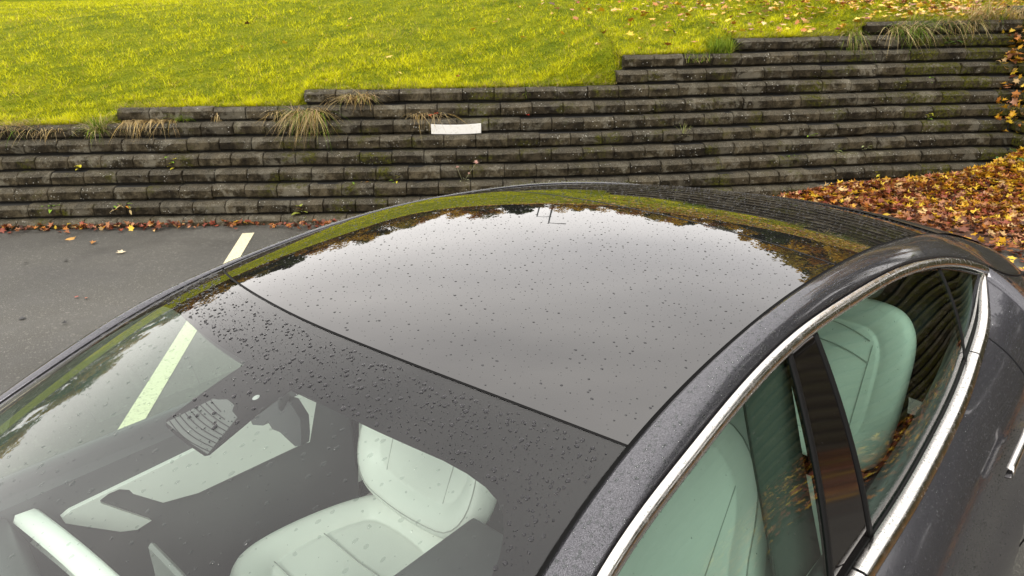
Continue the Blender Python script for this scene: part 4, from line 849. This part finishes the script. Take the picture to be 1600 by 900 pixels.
def wsdrops(n, u0, u1, v0, v1, r0, r1, cond=None, pw=2.2):
    a_ = max(1, int(round(math.sqrt(n*(u1-u0)/((v1-v0)*.56))))); b_ = int(n/a_)+1; I_, J_ = np.meshgrid(np.arange(a_), np.arange(b_), indexing='ij'); n2 = I_.size
    u = u0+(u1-u0)*(I_.ravel()+.5+rd.uniform(-.48, .48, n2))/a_; v = v0+(v1-v0)*(J_.ravel()+.5+rd.uniform(-.48, .48, n2))/b_
    if cond is not None: k = cond(u, v); u, v = u[k], v[k]
    return W(u, v, .0006), wn(u, v), r0+(r1-r0)*rd.uniform(0, 1, len(u))**pw
fcond = lambda u, v: (u > np.interp(v, dense_v, dense_u)+.004) & ~((np.abs(v+.14) < .15) & (u < 1.955) & (np.abs(np.sin(u*9000+v*7000)) < .85))
P, Nn, R_ = wsdrops(4600, 1.80, 2.066, -.98, .98, .0005, .0034, fcond, 3.4); drops('rain_drops_on_border', P, Nn, R_, M['drop_dark'], .28, rd, 1.3)
P, Nn, R_ = wsdrops(1500, 1.45, 2.0, -.95, .95, .0007, .0030, lambda u, v: ~fcond(u, v), 3); drops('rain_drops_on_windshield', P, Nn, R_, M['drop_clear'], .35, rd, 2.0)
P, Nn, R_ = wsdrops(3800, 2.09, 2.89, -.99, .99, .0006, .0026, None, 4.5); drops('rain_drops_on_roof', P, Nn, R_, M['drop_dark'], .35, rd)
P, Nn, R_ = wsdrops(2500, 2.91, 4.3, -.99, .99, .0008, .003, None, 2); drops('rain_drops_on_rear_glass', P, Nn, R_, M['drop_dark'], .4, rd)
def rn(s, w):
    e = 1e-3; a = rail(s+e, w)-rail(s-e, w); b = rail(s, w+e)-rail(s, w-e); n_ = np.cross(a, b); n_ *= np.sign(n_[:, 2:3]); return n_
n = 4600; s_ = rd.uniform(1.75, 4.6, n); w_ = rd.uniform(.05, .95, n); P = rail(s_, w_); Nn = rn(s_, w_); P[:, 1] *= -1; Nn[:, 1] *= -1
drops('rain_drops_on_rail', P+Nn/np.linalg.norm(Nn, axis=1)[:, None]*.0003, Nn, np.where(s_ < 2.8, .0007+.0021*rd.uniform(0, 1, n)**3, .0007+.0010*rd.uniform(0, 1, n)), M['drop_clear'], .42, rd, 1.2)
P = rail(s_, w_); Nn = rn(s_, w_); drops('rain_drops_on_far_rail', P[:2600], Nn[:2600], .0012+.002*rd.uniform(0, 1, 2600)**2, M['drop_clear'], .5, rd)
n = 1100; s_ = rd.uniform(1.8, 3.95, n); q_ = rd.uniform(.1, .9, n); P = np.array([trim(np.array(a), b) for a, b in zip(s_, q_)]); Nn = np.tile([0, .8, .6], (n, 1)).astype(float); P[:, 1] *= -1; Nn[:, 1] *= -1
drops('rain_drops_on_upper_trim', P, Nn, .0006+.0014*rd.uniform(0, 1, n)**2, M['drop_clear'], .6, rd)
n = 1300; s_ = rd.uniform(2.4, 3.95, n); P = belt(s_, rd.uniform(-.027, -.004, n), .0018); Nn = np.tile([0, .05, 1.], (n, 1)); P[:, 1] *= -1
drops('rain_drops_on_belt_trim', P, Nn, .0006+.0014*rd.uniform(0, 1, n)**2, M['drop_clear'], .6, rd)
n = 9000; s_ = rd.uniform(2.3, 4.5, n); x_ = rd.uniform(.1, 6.5, n); pa_ = np.clip(pa(x_), 0, 1.52); pd_ = np.maximum(pd(x_), 0)
P = np.array([side_pts(np.array([a]), b, c_)[0] for a, b, c_ in zip(s_, pa_, pd_)]); P2 = np.array([side_pts(np.array([a]), float(np.clip(pa(x+.05), 0, 1.52)), float(pd(x+.05)))[0] for a, x in zip(s_, x_)]); P3 = np.array([side_pts(np.array([a+.01]), b, c_)[0] for a, b, c_ in zip(s_, pa_, pd_)])
Nn = np.cross(P3-P, P2-P); Nn *= np.sign(Nn[:, 1:2]+1e-9); P[:, 1] *= -1; Nn[:, 1] *= -1
drops('rain_drops_on_body_side', P, Nn, .0007+.0020*rd.uniform(0, 1, n)**2.5, M['drop_clear'], .5, rd)
n = 450; s_ = rd.uniform(1.8, 3.9, n); q_ = rd.uniform(.05, .95, n); P = np.array([SG(np.array(a), np.array(a), b) for a, b in zip(s_, q_)]); P[:, 1] *= -1; Nn = np.tile([0, -.93, .37], (n, 1))
drops('rain_drops_on_side_windows', P, Nn, .0005+.0016*rd.uniform(0, 1, n)**3, M['drop_clear'], .5, rd)
# ================= TREES AND LAMP BEYOND THE LAWN =================
rt = np.random.default_rng(31)
def crown_mesh(seed, cols, n=5200, rx=2.2, rz=2.6, leaf=.17):
    r_ = np.random.default_rng(seed); nc = 26; cen = r_.normal(0, 1, (nc, 3)); cen /= np.linalg.norm(cen, axis=1)[:, None]; cen *= (r_.uniform(.25, 1, nc)**.6)[:, None]*np.array([rx, rx, rz]); cr_ = r_.uniform(.45, 1.0, nc)*rx*.42
    ci = r_.integers(0, nc, n); d = r_.normal(0, 1, (n, 3)); d /= np.linalg.norm(d, axis=1)[:, None]; P = cen[ci]+d*(cr_[ci]*r_.uniform(.3, 1.1, n))[:, None]
    a = r_.normal(0, 1, (n, 3)); a /= np.linalg.norm(a, axis=1)[:, None]; b = np.cross(a, r_.normal(0, 1, (n, 3))); b /= np.linalg.norm(b, axis=1)[:, None]; s = leaf*r_.uniform(.5, 1.1, n)
    V = np.stack([P-a*s[:, None], P+b*s[:, None]*.6, P+a*s[:, None], P-b*s[:, None]*.6], 1).reshape(-1, 3); F = np.arange(4*n, dtype=np.int32).reshape(-1, 4)
    cc = np.array(cols)[r_.integers(0, len(cols), nc)][ci]*r_.uniform(.6, 1.35, n)[:, None]
    return mesh_data('crown', V, F, [M['foliage']], smooth=False, fcol=cc)
YEL = [(.42, .26, .02), (.50, .30, .02), (.30, .22, .02), (.34, .15, .02)]; DG = [(.030, .045, .010), (.045, .06, .012), (.03, .035, .012)]; OLV = [(.10, .10, .015), (.15, .13, .02), (.07, .08, .012)]
crowns = [crown_mesh(1, YEL), crown_mesh(2, YEL+OLV), crown_mesh(3, OLV, 6500), crown_mesh(4, DG, 7500, leaf=.2), crown_mesh(5, YEL, 3600, 1.7, 3.0)]
def trunk_mesh(seed, h):
    r_ = random.Random(seed); parts = [tube([np.array([0, 0, -.4]), np.array([.04, .02, h*.3]), np.array([-.05, .03, h*.65]), np.array([.03, -.04, h*1.15])], [.20, .15, .11, .04], 9)]
    for i in range(9):
        a = r_.uniform(0, 6.28); z0 = h*r_.uniform(.35, .95); L = r_.uniform(1.0, 2.2); parts.append(tube([np.array([0, 0, z0]), np.array([math.cos(a)*L*.5, math.sin(a)*L*.5, z0+L*.35]), np.array([math.cos(a)*L, math.sin(a)*L, z0+L*.95])], [.06, .04, .012], 6))
    v, f = join(parts); return mesh_data('trunk', v, f, [M['bark']])
trunks = [trunk_mesh(i, 3.4) for i in range(3)]
def tree(u, w, kind, s, label, cz=3.6):
    q = lawn_xy(np.array(u), np.array(w)); z = float(lawn_z(np.array(float(u)), np.array(float(max(w, 0))))); r = link('broadleaf_tree', None, None, (float(q[0]), float(q[1]), z-.1), (0, 0, rt.uniform(0, 6.28))); r.scale = (s, s, s*rt.uniform(.9, 1.15))
    tag(r, label, 'tree', 'trees along the top of the lawn'); link('trunk', trunks[int(rt.integers(3))], r); link('crown', crowns[kind], r, (0, 0, cz))
names = ['golden', 'rusty yellow', 'olive', 'dark evergreen', 'slender yellow']; spots = []
def fit_scale(u, w, mul=1.):
    q = lawn_xy(np.array(float(u)), np.array(float(w))); z = float(lawn_z(np.array(float(u)), np.array(float(max(w, 0))))); dx, dy = q[0]-CAM[0], q[1]-CAM[1]
    az = math.degrees(math.atan2(dy, dx)); el = np.interp(az, [0, 10, 15, 20, 30, 38, 60, 72, 85, 110], [17, 15, 12, 9.0, 7.2, 7.3, 8.2, 9.0, 9.5, 10]); return mul*(math.hypot(dx, dy)*math.tan(math.radians(el))+1.93-z)/6.3
us_ = np.concatenate([np.arange(-52, -14, 4.2), np.arange(-13, 20, 2.5), np.arange(20, 50, 2.8)])
for i, u in enumerate(us_): w = 33+rt.uniform(-2.5, 3); spots.append((u, w, ([1, 0, 4, 1, 0][i % 5] if u < -12 else [0, 1, 1, 0, 1, 3, 0][i % 7]), fit_scale(u, w, rt.uniform(.84, 1.08)), 'front', i))
us_ = np.arange(-16, 44, 4.4)
for i, u in enumerate(us_): w = 41+rt.uniform(-2, 2); spots.append((u, w, [3, 2, 1][i % 3], fit_scale(u, w, rt.uniform(.85, 1.0)), 'back', i))
for i, (u, w, k) in enumerate(((24, 19, 4), (27, 11, 0), (29, 4, 1), (20.5, -3, 3), (20, -9, 3), (23, -5, 3), (21, -14, 3), (17.5, -12, 2), (31, 9, 3), (27, 0, 3))): spots.append((u, w, k, fit_scale(u, w, rt.uniform(.95, 1.1)) if w > 0 else 1.1, 'right', i))
ones = 'first second third fourth fifth sixth seventh eighth ninth tenth eleventh twelfth thirteenth fourteenth fifteenth sixteenth seventeenth eighteenth nineteenth'.split()
ordn = ones+['twentieth']+['twenty-'+o_ for o_ in ones[:9]]+['thirtieth']+['thirty-'+o_ for o_ in ones[:9]]+['fortieth']
for (u, w, k, s, row, i) in spots:
    tree(u, w, k, s, f'{names[k]} tree, {ordn[i]} from the left in the {row} row above the lawn' if row != 'right' else f'{names[k]} tree, {ordn[i]} of those on the bank at right', 3.4)
# hedge of low dark shrubs under the trees
hn = 40000; hu = rt.uniform(-54, 50, hn); hw = 30+rt.uniform(0, 2.5, hn); q = lawn_xy(hu, hw); hz = lawn_z(hu, hw)+rt.uniform(0, 1., hn)**1.2*(1.9+.5*np.sin(hu*1.36)); P = np.c_[q, hz]
a = rt.normal(0, 1, (hn, 3)); a /= np.linalg.norm(a, axis=1)[:, None]; b = np.cross(a, rt.normal(0, 1, (hn, 3))); b /= np.linalg.norm(b, axis=1)[:, None]; s = .16*rt.uniform(.5, 1.2, hn)[:, None]
V = np.stack([P-a*s, P+b*s*.6, P+a*s, P-b*s*.6], 1).reshape(-1, 3); cc = np.array([(.06, .04, .012), (.14, .08, .015), (.04, .03, .01), (.22, .12, .02)])[rt.integers(0, 4, hn)]
tag(obj('shrub_bank', V, np.arange(4*hn, dtype=np.int32).reshape(-1, 4), M['foliage'], smooth=False, fcol=cc), 'dark undergrowth at the foot of the trees above the lawn', 'undergrowth', kind='stuff')
# single leaves on the asphalt
for (x, y, s, c_, lab) in ((3.31, 5.93, .085, (.55, .30, .08), 'orange leaf on the asphalt nearest the left leaf strip'), (3.39, 5.63, .06, (.45, .2, .05), 'small orange leaf on the asphalt right of the orange one'), (3.44, 5.18, .065, (.66, .55, .36), 'pale straw leaf lying flat on the asphalt'), (2.83, 4.42, .06, (.30, .08, .05), 'reddish leaf in the middle of the asphalt'), (2.87, 4.35, .04, (.34, .12, .06), 'tiny reddish leaf beside the reddish leaf'),
    (2.84, 5.51, .05, (.03, .028, .02), 'dark wet leaf scrap farthest left on the asphalt'), (3.07, 5.33, .045, (.03, .03, .025), 'dark wet scrap between the left leaves'), (3.2, 4.14, .03, (.02, .02, .02), 'small dark scrap next to the car windshield'), (2.46, 4.31, .05, (.02, .02, .02), 'dark wet scrap at the lower left of the asphalt'), (2.61, 4.0, .035, (.02, .02, .02), 'dark speck right of the lower left scrap'),
    (8.55, .1, .09, (.66, .46, .03), 'bright yellow leaf on bare asphalt behind the car tail'), (8.25, -.25, .09, (.62, .44, .06), 'yellow leaf at the edge of the pile above the car tail')):
    single_leaf(x, y, s, c_, lab)
# two street lamps seen over the trees (mirrored in the roof)
def lamp(x, y, z, h, label):
    r = empty('street_lamp', (x, y, z), label, 'street lamp', 'street lamps beyond the trees'); v, f = tube([np.array([0, 0, 0]), np.array([0, 0, h*.5]), np.array([0, 0, h])], [.11, .09, .06], 10); obj('pole', v, f, M['metal_pole'], r)
    v, f = tube([np.array([0, 0, h-.05]), np.array([.5, -.4, h+.05]), np.array([1.1, -.9, h])], [.05, .06, .1], 8); obj('lamp_head', v, f, M['metal_pole'], r)
q = np.array(CAM[:2])+52*np.array([math.cos(math.radians(37.4)), math.sin(math.radians(37.4))]); lamp(q[0], q[1], 2.6, 8.6, 'tall dark street lamp rising above the trees, the nearer of two')
q = np.array(CAM[:2])+60*np.array([math.cos(math.radians(38.6)), math.sin(math.radians(38.6))]); lamp(q[0], q[1], 2.6, 8.4, 'slimmer dark street lamp behind the nearer one')
